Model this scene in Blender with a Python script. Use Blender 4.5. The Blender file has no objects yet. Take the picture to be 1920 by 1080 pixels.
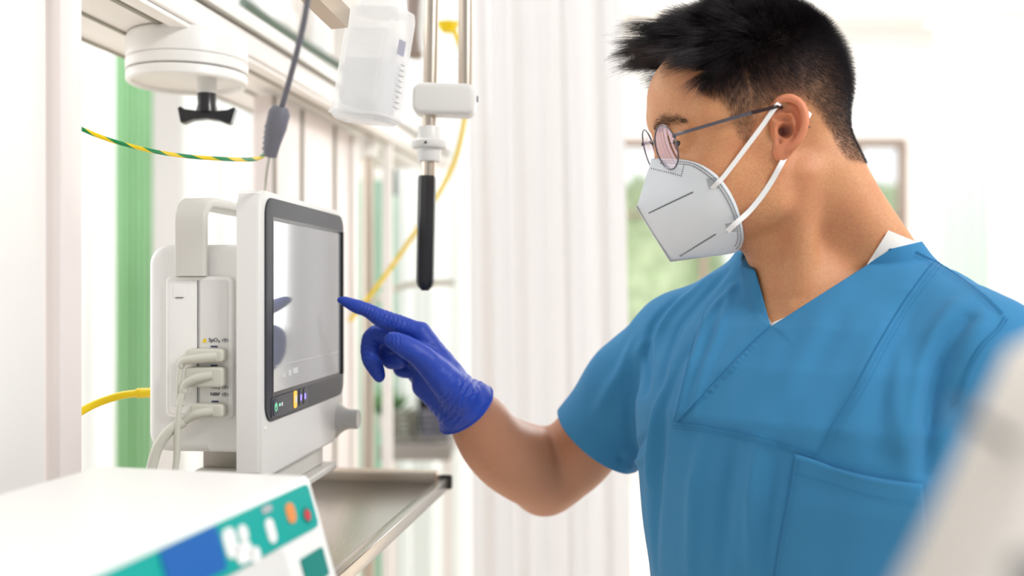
import bpy, bmesh, math, random
import numpy as np
from mathutils import Vector, Matrix, noise
from mathutils.bvhtree import BVHTree
random.seed(7); RNG = np.random.default_rng(7)
SC = bpy.context.scene; COL = SC.collection
FPX = 1920*35/36          # focal length in pixels of the 1920-wide frame
CZ = 1.42                 # eye height of the camera
# ------------------------------------------------------------ camera, light, exposure
cam = bpy.data.cameras.new('camera'); camo = bpy.data.objects.new('camera', cam); COL.objects.link(camo)
camo.location = (0, 0, CZ); camo.rotation_euler = (math.pi/2, 0, 0)
cam.lens = 35; cam.sensor_width = 36; cam.clip_start = .02
cam.dof.use_dof = True; cam.dof.focus_distance = 1.04; cam.dof.aperture_fstop = 2.2
SC.camera = camo
w = bpy.data.worlds.new('world'); SC.world = w; w.use_nodes = True
bg = w.node_tree.nodes['Background']; bg.inputs[0].default_value = (.97, .985, 1, 1); bg.inputs[1].default_value = 1.0
# the open side behind the camera is dimmer than the windows ahead
wn = w.node_tree; wtc = wn.nodes.new('ShaderNodeTexCoord'); wsp = wn.nodes.new('ShaderNodeSeparateXYZ'); wmr = wn.nodes.new('ShaderNodeMapRange')
wmr.inputs['From Min'].default_value = -.8; wmr.inputs['From Max'].default_value = .8; wmr.inputs['To Min'].default_value = .50; wmr.inputs['To Max'].default_value = 1.35
wn.links.new(wtc.outputs['Generated'], wsp.inputs[0]); wn.links.new(wsp.outputs[1], wmr.inputs[0]); wn.links.new(wmr.outputs[0], bg.inputs[1])
def area(name, loc, rot, sx, sy, power, color=(1, 1, 1)):
    l = bpy.data.lights.new(name, 'AREA'); l.shape = 'RECTANGLE'; l.size = sx; l.size_y = sy
    l.energy = power; l.color = color
    o = bpy.data.objects.new(name, l); COL.objects.link(o); o.location = loc; o.rotation_euler = rot
    return o
area('window_daylight_back', (1.9, 7.2, 2.0), (math.radians(-90), 0, 0), 3.0, 1.8, 90)
area('key_light', (1.5, -.1, 2.75), tuple((Vector((.25, 1.1, 1.35))-Vector((1.5, -.1, 2.75))).to_track_quat('-Z', 'Y').to_euler()), .7, .5, 36, (1, .985, .97))  # added key light from upper right for the figure, no fitting there
area('window_daylight_left', (-2.6, 1.4, 2.0), (0, math.radians(-90), 0), 2.0, 2.5, 30)
area('rear_fill', (1.6, 5.4, 3.3), (0, 0, 0), 3.2, 1.6, 120)  # added overhead fill that brightens the back wall, no fitting there
area('left_fill', (-1.2, 2.0, 3.0), (0, 0, 0), 1.2, .5, 22)  # added overhead fill on the left, no fitting modelled
SC.view_settings.view_transform = 'Standard'; SC.view_settings.look = 'None'
SC.view_settings.gamma = 1; SC.view_settings.exposure = 0.0; SC.view_settings.use_curve_mapping = False

def P(px, py, Y): return Vector(((px-960)/FPX*Y, Y, CZ+(540-py)/FPX*Y))
R = math.radians
# ------------------------------------------------------------ materials
def srgb(r, g, b):
    f = lambda c: ((c/255+.055)/1.055)**2.4 if c/255 > .04045 else c/255/12.92
    return (f(r), f(g), f(b), 1)
def mat(name, col, rough=.5, metal=0, spec=.5, sss=0, sssr=(.01, .004, .002), trans=0, ior=1.45, coat=0, bump=None, vary=0, alpha=1, emit=None, sheen=0):
    m = bpy.data.materials.new(name); m.use_nodes = True; nt = m.node_tree; n = nt.nodes['Principled BSDF']
    n.inputs['Base Color'].default_value = col; n.inputs['Roughness'].default_value = rough
    n.inputs['Metallic'].default_value = metal; n.inputs['Specular IOR Level'].default_value = spec
    n.inputs['IOR'].default_value = ior; n.inputs['Transmission Weight'].default_value = trans
    n.inputs['Coat Weight'].default_value = coat; n.inputs['Alpha'].default_value = alpha
    if sheen: n.inputs['Sheen Weight'].default_value = sheen
    if sss:
        n.inputs['Subsurface Weight'].default_value = sss; n.inputs['Subsurface Radius'].default_value = sssr
        n.inputs['Subsurface Scale'].default_value = 1.0
    if emit: n.inputs['Emission Color'].default_value = emit[0]; n.inputs['Emission Strength'].default_value = emit[1]
    tc = nt.nodes.new('ShaderNodeTexCoord')
    if vary:
        nz = nt.nodes.new('ShaderNodeTexNoise'); nz.inputs['Scale'].default_value = 9; nz.inputs['Detail'].default_value = 4
        mx = nt.nodes.new('ShaderNodeMix'); mx.data_type = 'RGBA'; mx.blend_type = 'MULTIPLY'
        nt.links.new(tc.outputs['Object'], nz.inputs['Vector'])
        mx.inputs[6].default_value = col
        cr = nt.nodes.new('ShaderNodeValToRGB'); cr.color_ramp.elements[0].position = .3; cr.color_ramp.elements[1].position = .7
        cr.color_ramp.elements[0].color = (1-vary,)*3+(1,)
        nt.links.new(nz.outputs['Fac'], cr.inputs['Fac']); nt.links.new(cr.outputs['Color'], mx.inputs[7])
        mx.inputs[0].default_value = 1; nt.links.new(mx.outputs[2], n.inputs['Base Color'])
    if bump:
        sc, st, kind = bump
        if kind == 'noise': t = nt.nodes.new('ShaderNodeTexNoise'); t.inputs['Scale'].default_value = sc; t.inputs['Detail'].default_value = 5; out = t.outputs['Fac']; nt.links.new(tc.outputs['Object'], t.inputs['Vector'])
        elif kind == 'brush':
            t = nt.nodes.new('ShaderNodeTexNoise'); mp = nt.nodes.new('ShaderNodeMapping'); mp.inputs['Scale'].default_value = (sc, sc*.02, sc)
            t.inputs['Scale'].default_value = 1; t.inputs['Detail'].default_value = 3
            nt.links.new(tc.outputs['Object'], mp.inputs[0]); nt.links.new(mp.outputs[0], t.inputs['Vector']); out = t.outputs['Fac']
        else:
            t = nt.nodes.new('ShaderNodeTexWave'); t.inputs['Scale'].default_value = sc; t.bands_direction = 'DIAGONAL'; t.inputs['Distortion'].default_value = 1; out = t.outputs['Fac']; nt.links.new(tc.outputs['Object'], t.inputs['Vector'])
        b = nt.nodes.new('ShaderNodeBump'); b.inputs['Strength'].default_value = st; b.inputs['Distance'].default_value = .001
        nt.links.new(out, b.inputs['Height']); nt.links.new(b.outputs['Normal'], n.inputs['Normal'])
    return m
def attr_mix(m, attr, col2, rough2=None):
    """blend the base colour towards col2 by a point attribute of the mesh"""
    nt = m.node_tree; n = nt.nodes['Principled BSDF']; a = nt.nodes.new('ShaderNodeAttribute'); a.attribute_name = attr
    mx = nt.nodes.new('ShaderNodeMix'); mx.data_type = 'RGBA'
    src = n.inputs['Base Color'].links
    if src: nt.links.new(src[0].from_socket, mx.inputs[6])
    else: mx.inputs[6].default_value = n.inputs['Base Color'].default_value
    mx.inputs[7].default_value = col2; nt.links.new(a.outputs['Fac'], mx.inputs[0]); nt.links.new(mx.outputs[2], n.inputs['Base Color'])
def cloth_mat(name, col, transl, rough=.9):
    m = bpy.data.materials.new(name); m.use_nodes = True; nt = m.node_tree; nt.nodes.remove(nt.nodes['Principled BSDF'])
    d = nt.nodes.new('ShaderNodeBsdfDiffuse'); t = nt.nodes.new('ShaderNodeBsdfTranslucent'); mx = nt.nodes.new('ShaderNodeMixShader')
    nz = nt.nodes.new('ShaderNodeTexNoise'); nz.inputs['Scale'].default_value = 40; cr = nt.nodes.new('ShaderNodeMix'); cr.data_type = 'RGBA'
    cr.inputs[6].default_value = col; cr.inputs[7].default_value = tuple(c*.97 for c in col[:3])+(1,)
    nt.links.new(nz.outputs['Fac'], cr.inputs[0])
    nt.links.new(cr.outputs[2], d.inputs[0]); nt.links.new(cr.outputs[2], t.inputs[0]); mx.inputs[0].default_value = transl
    nt.links.new(d.outputs[0], mx.inputs[1]); nt.links.new(t.outputs[0], mx.inputs[2])
    nt.links.new(mx.outputs[0], nt.nodes['Material Output'].inputs[0]); return m
M = {}
M['wall'] = mat('white_paint', srgb(246, 246, 245), .7, bump=(60, .05, 'noise'))
M['floor'] = mat('beige_floor', srgb(236, 220, 202), .45, vary=.06)
M['ceil'] = mat('ceiling_white', srgb(250, 250, 250), .8, bump=(30, .05, 'noise'))
M['frame'] = mat('window_frame_paint', srgb(150, 134, 124), .5, vary=.05)
M['glass'] = mat('clear_glass', (.97, 1, .98, 1), .02, trans=1, ior=1.1, alpha=.25)
M['cream'] = mat('cream_panel', srgb(246, 243, 238), .45, bump=(25, .03, 'noise'))
M['pinkpanel'] = mat('warm_white_panel', srgb(240, 230, 226), .35, vary=.03)
M['alu'] = mat('powder_coated_rail', srgb(245, 241, 236), .35, vary=.02)
M['groove'] = mat('rail_groove', srgb(160, 156, 144), .6, vary=.1)
M['plastic'] = mat('light_grey_plastic', srgb(225, 223, 219), .38, bump=(400, .05, 'noise'))
M['plastic2'] = mat('off_white_plastic', srgb(240, 238, 234), .35, bump=(400, .05, 'noise'))
M['plastic3'] = mat('warm_grey_plastic', srgb(206, 203, 196), .4, bump=(300, .04, 'noise'))
M['bezel'] = mat('dark_bezel', srgb(58, 59, 65), .5, bump=(600, .06, 'noise'))
M['bezel2'] = mat('dark_control_strip', srgb(56, 56, 66), .42, bump=(600, .03, 'noise'))
M['screen'] = mat('screen_glass', srgb(170, 172, 174), .06, metal=.46, spec=.8, coat=.0, bump=(900, .01, 'noise'))
M['screen_edge'] = mat('screen_inner_edge', srgb(18, 18, 20), .3, bump=(300, .03, 'noise'))
M['faint'] = mat('faint_screen_mark', srgb(206, 207, 207), .3, vary=.02)
M['steel'] = mat('brushed_steel', srgb(176, 171, 164), .2, metal=1, bump=(900, .12, 'brush'))
M['steel2'] = mat('satin_steel', srgb(202, 190, 176), .32, metal=1, bump=(700, .05, 'brush'))
M['black'] = mat('black_rubber', srgb(28, 28, 28), .35, bump=(200, .05, 'noise'))
M['blackgloss'] = mat('black_plastic', srgb(44, 44, 46), .22, bump=(200, .05, 'noise'))
M['teal'] = mat('teal_panel', srgb(0, 165, 155), .45, vary=.03)
M['teal2'] = mat('dark_teal_key', srgb(12, 132, 122), .4, vary=.03)
M['bluelabel'] = mat('blue_label', srgb(30, 98, 176), .4, vary=.05)
M['orange'] = mat('orange_key', srgb(232, 150, 80), .4, vary=.03)
M['red'] = mat('red_key', srgb(214, 60, 72), .4, vary=.03)
M['white'] = mat('white_print', srgb(240, 240, 238), .5, vary=.02)
M['yellow'] = mat('yellow_cable_sheath', srgb(248, 214, 20), .35, vary=.04)
M['green'] = mat('green_cable_sheath', srgb(20, 140, 80), .4, vary=.04)
M['greycable'] = mat('grey_cable', srgb(205, 203, 190), .5, vary=.05)
M['darkcable'] = mat('slate_cable', srgb(112, 112, 122), .5, vary=.05)
M['ink'] = mat('dark_ink', srgb(70, 74, 82), .6, vary=.05)
M['inkblue'] = mat('navy_mark', srgb(40, 52, 92), .5, vary=.05)
M['seam'] = mat('panel_gap', srgb(176, 172, 168), .6, vary=.05)
M['bag'] = mat('frosted_bottle', srgb(252, 252, 252), .25, trans=.35, ior=1.08, spec=.4, alpha=.55, bump=(60, .08, 'noise'))
M['fluid'] = mat('clear_fluid', srgb(244, 246, 248), .2, trans=.3, ior=1.05, alpha=.5, vary=.02)
M['inkviolet'] = mat('violet_print', srgb(84, 84, 140), .5, vary=.05)
M['curtain'] = cloth_mat('privacy_curtain', srgb(248, 247, 247), .45)
M['sheer'] = cloth_mat('sheer_curtain', srgb(252, 253, 253), .6)
M['greencurtain'] = cloth_mat('green_curtain', srgb(186, 226, 186), .45)
M['palegreen'] = cloth_mat('pale_green_curtain', srgb(230, 245, 235), .5)
M['midgreen'] = cloth_mat('soft_green_curtain', srgb(204, 230, 214), .3)
M['traygrey'] = mat('dull_tray_steel', srgb(158, 152, 146), .6, vary=.1)
M['coilgrey'] = mat('dull_grey_cable', srgb(136, 136, 124), .6, vary=.1)
M['skin'] = mat('skin', srgb(222, 162, 116), .46, sss=.35, sssr=(.006, .0025, .0012), bump=(1100, .4, 'noise'), vary=.10, spec=.45)
for sc_s, c2_s, f_s in ((28, srgb(200, 118, 88), .38), (420, srgb(176, 112, 82), .30)):       # blotches and pores
    nt = M['skin'].node_tree; n = nt.nodes['Principled BSDF']; tcs = nt.nodes.new('ShaderNodeTexCoord'); ns = nt.nodes.new('ShaderNodeTexNoise'); ns.inputs['Scale'].default_value = sc_s; ns.inputs['Detail'].default_value = 4
    mr = nt.nodes.new('ShaderNodeMapRange'); mr.inputs['From Min'].default_value = .42; mr.inputs['From Max'].default_value = .72; mr.inputs['To Max'].default_value = f_s
    mxs = nt.nodes.new('ShaderNodeMix'); mxs.data_type = 'RGBA'; nt.links.new(n.inputs['Base Color'].links[0].from_socket, mxs.inputs[6]); mxs.inputs[7].default_value = c2_s
    nt.links.new(tcs.outputs['Object'], ns.inputs['Vector']); nt.links.new(ns.outputs['Fac'], mr.inputs[0]); nt.links.new(mr.outputs[0], mxs.inputs[0]); nt.links.new(mxs.outputs[2], n.inputs['Base Color'])
M['lip'] = mat('ear_inner', srgb(170, 90, 70), .5, vary=.05)
M['brow'] = mat('eyebrow_hair', srgb(62, 48, 42), .6, vary=.1)
M['hair'] = mat('black_hair', srgb(38, 31, 35), .42, spec=.6, vary=.2)
M['eyewhite'] = mat('eye_white', srgb(232, 222, 218), .2, vary=.03)
M['iris'] = mat('dark_iris', srgb(40, 28, 24), .1, coat=1, vary=.1)
M['scrub'] = mat('blue_scrub_cotton', srgb(62, 132, 178), .85, spec=.15, sheen=.08, bump=(1500, .25, 'noise'), vary=.05)
M['scrubseam'] = mat('scrub_seam_thread', srgb(48, 116, 162), .9, spec=.1, vary=.05)
M['under'] = mat('white_undershirt', srgb(240, 236, 230), .9, spec=.1, bump=(900, .2, 'noise'))
M['glove'] = mat('blue_nitrile', srgb(32, 66, 172), .5, spec=.5, sss=.12, sssr=(.001, .002, .005), bump=(120, .25, 'noise'), vary=.06)
M['mask'] = mat('white_mask_fabric', srgb(226, 231, 236), .8, spec=.2, sss=.1, sssr=(.002, .002, .002), bump=(1800, .15, 'wave'))
M['stitch'] = mat('grey_emboss', srgb(112, 114, 118), .8, vary=.05)
M['stitch2'] = mat('light_grey_emboss', srgb(176, 178, 180), .8, vary=.05)
M['loop'] = mat('white_elastic', srgb(244, 244, 244), .8, bump=(1500, .1, 'noise'))
M['gunmetal'] = mat('gunmetal_wire', srgb(112, 108, 116), .3, metal=.8, bump=(300, .03, 'noise'))
M['temple_tip'] = mat('brown_temple_tip', srgb(52, 34, 36), .3, vary=.1)
M['shoe'] = mat('white_clog', srgb(235, 235, 235), .5, vary=.04)
M['leaf'] = mat('garden_foliage', srgb(222, 238, 198), .8, vary=.3)
lens = bpy.data.materials.new('spectacle_lens'); lens.use_nodes = True; nt = lens.node_tree; nt.nodes.remove(nt.nodes['Principled BSDF'])
g_ = nt.nodes.new('ShaderNodeBsdfGlossy'); g_.inputs[0].default_value = (.95, .82, 1, 1); g_.inputs[1].default_value = .03
t_ = nt.nodes.new('ShaderNodeBsdfTransparent'); mx_ = nt.nodes.new('ShaderNodeMixShader'); fr_ = nt.nodes.new('ShaderNodeFresnel'); fr_.inputs[0].default_value = 1.38
fm_ = nt.nodes.new('ShaderNodeMath'); fm_.operation = 'MULTIPLY'; fm_.inputs[1].default_value = .42; nt.links.new(fr_.outputs[0], fm_.inputs[0]); nt.links.new(fm_.outputs[0], mx_.inputs[0]); nt.links.new(t_.outputs[0], mx_.inputs[1]); nt.links.new(g_.outputs[0], mx_.inputs[2])
nt.links.new(mx_.outputs[0], nt.nodes['Material Output'].inputs[0]); M['lens'] = lens

# ------------------------------------------------------------ object helpers
def link(name, me, m, parent=None):
    o = bpy.data.objects.new(name, me); COL.objects.link(o)
    if m is not None and not me.materials: me.materials.append(m)
    if parent is not None: o.parent = parent; o.matrix_parent_inverse = parent.matrix_basis.inverted()
    return o
def obj(name, bm, m, parent=None, smooth=True):
    me = bpy.data.meshes.new(name); bmesh.ops.recalc_face_normals(bm, faces=bm.faces[:]); bm.to_mesh(me); bm.free()
    if smooth:
        for p in me.polygons: p.use_smooth = True
        me.set_sharp_from_angle(angle=R(35))
    return link(name, me, m, parent)
def tag(o, label, cat, group=None):
    o['label'] = label; o['category'] = cat
    if group: o['group'] = group
    return o
def struct(o): o['kind'] = 'structure'; return o
def thing(name, loc, label, cat, group=None):
    o = bpy.data.objects.new(name, None); COL.objects.link(o); o.location = loc; o.empty_display_size = .05
    return tag(o, label, cat, group)
def T(o, x, y, z): return (x, y, z)
def xf(bm, mtx, vs=None): bmesh.ops.transform(bm, matrix=mtx, verts=vs if vs is not None else bm.verts[:])
def add_box(bm, c, s, bev=0, seg=2, mtx=None):
    g = bmesh.ops.create_cube(bm, size=1); vs = g['verts']
    bmesh.ops.scale(bm, vec=s, verts=vs)
    if bev:
        es = list({e for v in vs for e in v.link_edges})
        r = bmesh.ops.bevel(bm, geom=es, offset=bev, segments=seg, affect='EDGES', profile=.5, clamp_overlap=True)
        vs = list({v for v in r['verts']} | {v for v in vs if v.is_valid})
    bmesh.ops.translate(bm, vec=c, verts=vs)
    if mtx is not None: bmesh.ops.transform(bm, matrix=mtx, verts=vs)
    return vs
def box(name, c, s, m, bev=0, parent=None, mtx=None, seg=3):
    bm = bmesh.new(); add_box(bm, c, s, bev, seg, mtx); return obj(name, bm, m, parent)
def smooth_path(pts, n=8):
    pts = [Vector(p) for p in pts]
    if len(pts) < 3: return pts
    out = []
    for i in range(len(pts)-1):
        p0 = pts[max(i-1, 0)]; p1 = pts[i]; p2 = pts[i+1]; p3 = pts[min(i+2, len(pts)-1)]
        for k in range(n):
            t = k/n; out.append(.5*((2*p1)+(p2-p0)*t+(2*p0-5*p1+4*p2-p3)*t*t+(3*p1-p0-3*p2+p3)*t**3))
    out.append(pts[-1]); return out
def add_tube(bm, pts, r, seg=12, prof=None, closed=False, up=None, caps=True):
    """sweep a circle (or profile list of (u,v)) along pts; r may be a list"""
    pts = [Vector(p) for p in pts]; n = len(pts); rs = r if isinstance(r, (list, tuple)) else [r]*n
    pr = prof or [(math.cos(2*math.pi*k/seg), math.sin(2*math.pi*k/seg)) for k in range(seg)]
    rings = []; prev = None
    for i in range(n):
        if closed: t = (pts[(i+1) % n]-pts[i-1])
        else: t = pts[min(i+1, n-1)]-pts[max(i-1, 0)]
        t.normalize()
        if up is not None: a = Vector(up[i] if isinstance(up, list) else up)
        elif prev is None: a = Vector((0, 0, 1)) if abs(t.z) < .9 else Vector((1, 0, 0))
        else: a = prev
        a = (a-a.dot(t)*t).normalized(); b = t.cross(a); prev = a
        rings.append([bm.verts.new(pts[i]+(a*v+b*u)*rs[i]) for u, v in pr])
    m = len(pr); rng = range(n) if closed else range(n-1)
    for i in rng:
        A = rings[i]; B = rings[(i+1) % n]
        for k in range(m): bm.faces.new((A[k], A[(k+1) % m], B[(k+1) % m], B[k]))
    if caps and not closed:
        bm.faces.new(rings[0][::-1]); bm.faces.new(rings[-1])
def tube(name, pts, r, m, parent=None, seg=12, **k):
    bm = bmesh.new(); add_tube(bm, pts, r, seg, **k); return obj(name, bm, m, parent)
def lathe(name, prof, m, parent=None, mtx=None, seg=48):
    """prof: list of (radius, z)"""
    bm = bmesh.new(); rings = []
    for r_, z in prof:
        if r_ < 1e-6: rings.append([bm.verts.new((0, 0, z))]); continue
        rings.append([bm.verts.new((r_*math.cos(2*math.pi*k/seg), r_*math.sin(2*math.pi*k/seg), z)) for k in range(seg)])
    for A, B in zip(rings, rings[1:]):
        for k in range(seg):
            q = [A[k % len(A)], A[(k+1) % len(A)], B[(k+1) % len(B)], B[k % len(B)]]
            q = list(dict.fromkeys(q))
            if len(q) > 2: bm.faces.new(q)
    if mtx is not None: xf(bm, mtx)
    return obj(name, bm, m, parent)
def rrect(w, h, r, n=6):
    out = []
    for cx, cy, a0 in ((w/2-r, h/2-r, 0), (-w/2+r, h/2-r, 90), (-w/2+r, -h/2+r, 180), (w/2-r, -h/2+r, 270)):
        for k in range(n+1):
            a = R(a0+90*k/n); out.append((cx+r*math.cos(a), cy+r*math.sin(a)))
    return out
def add_prism(bm, poly, d0, d1, mtx=None, bev=0):
    """poly in (u,v), extruded along w from d0 to d1; bev rounds the rim of the d1 end"""
    n = len(poly); ar = sum(poly[k][0]*poly[(k+1) % n][1]-poly[(k+1) % n][0]*poly[k][1] for k in range(n)); sg = 1 if ar > 0 else -1
    def inset(q):
        if q == 0: return poly
        out = []
        for k in range(n):
            a, p, c = poly[k-1], poly[k], poly[(k+1) % n]; e1 = Vector((p[0]-a[0], p[1]-a[1])); e2 = Vector((c[0]-p[0], c[1]-p[1]))
            if e1.length < 1e-9: e1 = e2
            if e2.length < 1e-9: e2 = e1
            e1.normalize(); e2.normalize(); n1 = Vector((-e1.y, e1.x))*sg; n2 = Vector((-e2.y, e2.x))*sg; m_ = n1+n2
            m_ = m_/max(m_.dot(m_)/2, .5); out.append((p[0]+m_.x*q, p[1]+m_.y*q))
        return out
    lv = [(0, d0)]
    if bev:
        s_ = 1 if d1 > d0 else -1
        for k in range(5): t = math.pi/2*k/4; lv.append((bev*(1-math.cos(t)), d1-s_*bev*(1-math.sin(t))))
    else: lv.append((0, d1))
    rings = [[bm.verts.new((u, v, d)) for u, v in inset(q)] for q, d in lv]
    bm.faces.new(rings[0][::-1]); bm.faces.new(rings[-1])
    for A, B in zip(rings, rings[1:]):
        for k in range(n): bm.faces.new((A[k], A[(k+1) % n], B[(k+1) % n], B[k]))
    if mtx is not None: bmesh.ops.transform(bm, matrix=mtx, verts=[v for r in rings for v in r])
def prism(name, poly, d0, d1, m, mtx=None, parent=None, bev=0):
    bm = bmesh.new(); add_prism(bm, poly, d0, d1, mtx, bev); return obj(name, bm, m, parent)
def text_mesh(name, s, size, m, mtx, parent=None, ext=.0002):
    cu = bpy.data.curves.new(name, 'FONT'); cu.body = s; cu.size = size; cu.extrude = ext; cu.align_x = 'CENTER'; cu.align_y = 'CENTER'
    t = bpy.data.objects.new('tmp', cu); COL.objects.link(t); dg = bpy.context.evaluated_depsgraph_get()
    me = bpy.data.meshes.new_from_object(t.evaluated_get(dg)); bpy.data.objects.remove(t); me.transform(mtx); me.name = name
    me.materials.clear(); return link(name, me, m, parent)
def curtain(name, pts, z0, z1, amp, period, m, seg=14, lean=0, thick=.002):
    """pleated cloth hung along a ground path"""
    bm = bmesh.new(); a = Vector((*pts[0], 0)); b = Vector((*pts[-1], 0)); L = (b-a).length; n = int(L/period*seg); d = (b-a).normalized(); nn = Vector((-d.y, d.x, 0)); rows = 14; grid = []
    for j in range(rows+1):
        z = z0+(z1-z0)*j/rows; row = []
        for i in range(n+1):
            s = i/n*L; ph = s/period*2*math.pi+1.3*math.sin(s*7.3)+.25*math.sin(z*2.1+s*9)
            off = amp*(math.sin(ph)+.35*math.sin(2.3*ph+1+z*.6))*(1.15-.3*j/rows)
            p = a+d*(s+lean*(z1-z)+.3*amp*math.cos(2*ph))+nn*off; row.append(bm.verts.new((p.x, p.y, z)))
        grid.append(row)
    for j in range(rows):
        for i in range(n): bm.faces.new((grid[j][i], grid[j][i+1], grid[j+1][i+1], grid[j+1][i]))
    o = obj(name, bm, m); s = o.modifiers.new('s', 'SOLIDIFY'); s.thickness = thick
    return o
def basis(o, u, v, w_):
    m = Matrix.Identity(4)
    for i, a in enumerate((u, v, w_)):
        a = Vector(a)
        for k in range(3): m[k][i] = a[k]
    for k in range(3): m[k][3] = Vector(o)[k]
    return m
# ============================================================ THE ROOM
th = R(8.6); D = Vector((math.sin(th), math.cos(th), 0)); N = Vector((D.y, -D.x, 0)); Z = Vector((0, 0, 1))
def RM(off, along, z): return N*off+D*along+Z*z         # room coordinates: across, along, up
RB = basis((0, 0, 0), N, D, Z)                            # same as a matrix
def rbox(name, c, s, m, bev=0, parent=None): return box(name, c, s, m, bev, parent, RB)
struct(box('floor', (1, 3.2, -.05), (9, 9.4, .1), M['floor']))
struct(box('ceiling', (1, 5.1, 3.45), (9, 5.2, .1), M['ceil']))
# back wall with one wide window
bm = bmesh.new()
WX0, WX1, WZ0, WZ1, WY = .55, 2.98, .95, 2.52, 7.6
add_box(bm, ((-3.5+WX0)/2, WY, 1.7), (WX0+3.5, .15, 3.4)); add_box(bm, ((WX1+5.5)/2, WY, 1.7), (5.5-WX1, .15, 3.4))
add_box(bm, ((WX0+WX1)/2, WY, WZ0/2), (WX1-WX0, .15, WZ0)); add_box(bm, ((WX0+WX1)/2, WY, (3.4+WZ1)/2), (WX1-WX0, .15, 3.4-WZ1))
struct(obj('wall_back', bm, M['wall'], smooth=False))
struct(box('wall_right', (5.45, 4.6, 1.7), (.1, 6.0, 3.4), M['wall']))
bm = bmesh.new()
for x, wd in ((WX0, .05), (1.45, .05), (2.05, .05), (2.62, .04), (WX1-.02, .06)): add_box(bm, (x, WY-.05, (WZ0+WZ1)/2), (wd, .09, WZ1-WZ0), .006)
for z, hh in ((WZ0, .06), (1.98, .03), (WZ1, .07)): add_box(bm, ((WX0+WX1)/2, WY-.05, z), (WX1-WX0, .1, hh), .006)
wf = struct(obj('window_1', bm, M['frame'])); box('window_pane', ((WX0+WX1)/2, WY-.04, (WZ0+WZ1)/2), (WX1-WX0-.06, .006, WZ1-WZ0-.06), M['glass'], parent=wf)
# shrubs outside the window
def shrub(name, c, r, label, seed):
    bm = bmesh.new(); bmesh.ops.create_icosphere(bm, subdivisions=5, radius=1)
    for v in bm.verts:
        q = v.co*3+Vector((seed, 0, 0)); v.co *= 1+.28*noise.noise(q)+.16*noise.noise(q*3.1)+.08*noise.noise(q*9)
        v.co = Vector((v.co.x*r[0], v.co.y*r[1], v.co.z*r[2]))+Vector(c)
    return tag(obj(name, bm, M['leaf']), label, 'shrub')
shrub('garden_shrub', (.95, 9.4, 1.15), (.75, .6, 1.2), 'pale green shrub outside the window just right of the curtain edge', 1)
shrub('garden_shrub', (1.95, 10.9, .9), (.55, .5, .95), 'low pale green shrub outside the window behind the man’s neck', 4)
shrub('garden_shrub', (3.3, 9.4, 1.2), (.75, .6, 1.15), 'tall green shrub seen in the window pane right of the man’s neck', 8)
# left window wall: slim frame, sheers and green pleated strip
LY = 3.25
bm = bmesh.new()
for x in (-3.2, -2.35, -1.5, -.62, .1): add_box(bm, (x, LY, 1.5), (.05, .06, 3.0), .005)
for z in (.06, 2.9): add_box(bm, (-1.55, LY, z), (3.35, .06, .08), .005)
struct(obj('window_2', bm, M['ceil']))
tag(curtain('sheer_curtain', [(-2.6, 2.95), (-1.115, 2.95)], .05, 2.85, .018, .12, M['sheer']), 'white sheer curtain to the left of the green pleated strip', 'curtain')
tag(curtain('sheer_curtain', [(-.99, 2.97), (-.66, 2.97)], .05, 2.85, .018, .12, M['sheer']), 'bright white sheer curtain right of the green pleated strip, behind the monitor', 'curtain')
tag(curtain('pleated_curtain', [(-1.118, 2.8), (-1.012, 2.8)], .05, 2.80, .006, .0165, M['greencurtain'], seg=10), 'narrow green pleated curtain strip hanging behind the monitor', 'curtain')
tag(curtain('pleated_curtain', [(2.13, 5.0), (2.41, 5.0)], .05, 2.72, .012, .07, M['palegreen'], seg=10), 'very pale green curtain strip at far right behind the man’s shoulder', 'curtain')
tag(curtain('pleated_curtain', [(2.46, 5.05), (3.3, 5.05)], .05, 2.72, .02, .16, M['sheer'], seg=10), 'white curtain at the right edge beside the pale green strip', 'curtain')
tag(tube('curtain_rail', [(2.1, 5.03, 2.75), (3.4, 5.03, 2.75)], .012, M['alu']), 'thin pale curtain rail at upper right above the pale green strip', 'rail')
# privacy curtain in the middle
c0 = P(866, 540, 2.0); c1 = P(1168, 540, 2.06)
tag(curtain('privacy_curtain', [(c0.x, c0.y), (c1.x, c1.y)], .12, 2.5, .015, .083, M['curtain'], lean=.012, seg=20), 'tall off-white privacy curtain hanging in folds behind the pointing arm', 'curtain')
tag(tube('curtain_track', [(c0.x-.1, 2.03, 2.53), (c1.x+.3, 2.03, 2.53)], .012, M['alu']), 'ceiling curtain track above the privacy curtain', 'rail')
tag(curtain('sheer_curtain', [(-.33, 2.82), (.02, 2.82)], .05, 2.4, .014, .09, M['sheer']), 'white sheer curtain beyond the steel shelf corner, left of the privacy curtain', 'curtain')
tag(curtain('pleated_curtain', [(-.47, 3.02), (-.20, 3.02)], .05, 1.75, .01, .06, M['midgreen'], seg=10), 'pale green curtain behind the black handle grip', 'curtain')

# ============================================================ SUPPLY BEAM WITH COLUMN
bo = thing('supply_beam', RM(-.65, 1.4, CZ+.32), 'white ceiling supply beam with grooved underside running above the monitor', 'supply beam')
zb = CZ+.32
rbox('beam_body', (-.655, 1.55, zb+.016), (.187, 2.1, .031), M['alu'], .003, bo)
rbox('top_rail', (-.64, 1.55, zb+.047), (.16, 2.1, .026), M['alu'], .004, bo)
rbox('front_lip', (-.5585, 1.55, zb+.034), (.006, 2.1, .0035), M['groove'], 0, bo)
for off, wd in ((-.737, .006), (-.668, .005), (-.601, .006)): rbox('underside_groove', (off, 1.55, zb-.0005), (wd, 2.1, .003), M['groove'], 0, bo)
rbox('edge_strip', (-.575, 1.55, zb-.0035), (.02, 2.1, .006), M['cream'], .0015, bo)
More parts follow.
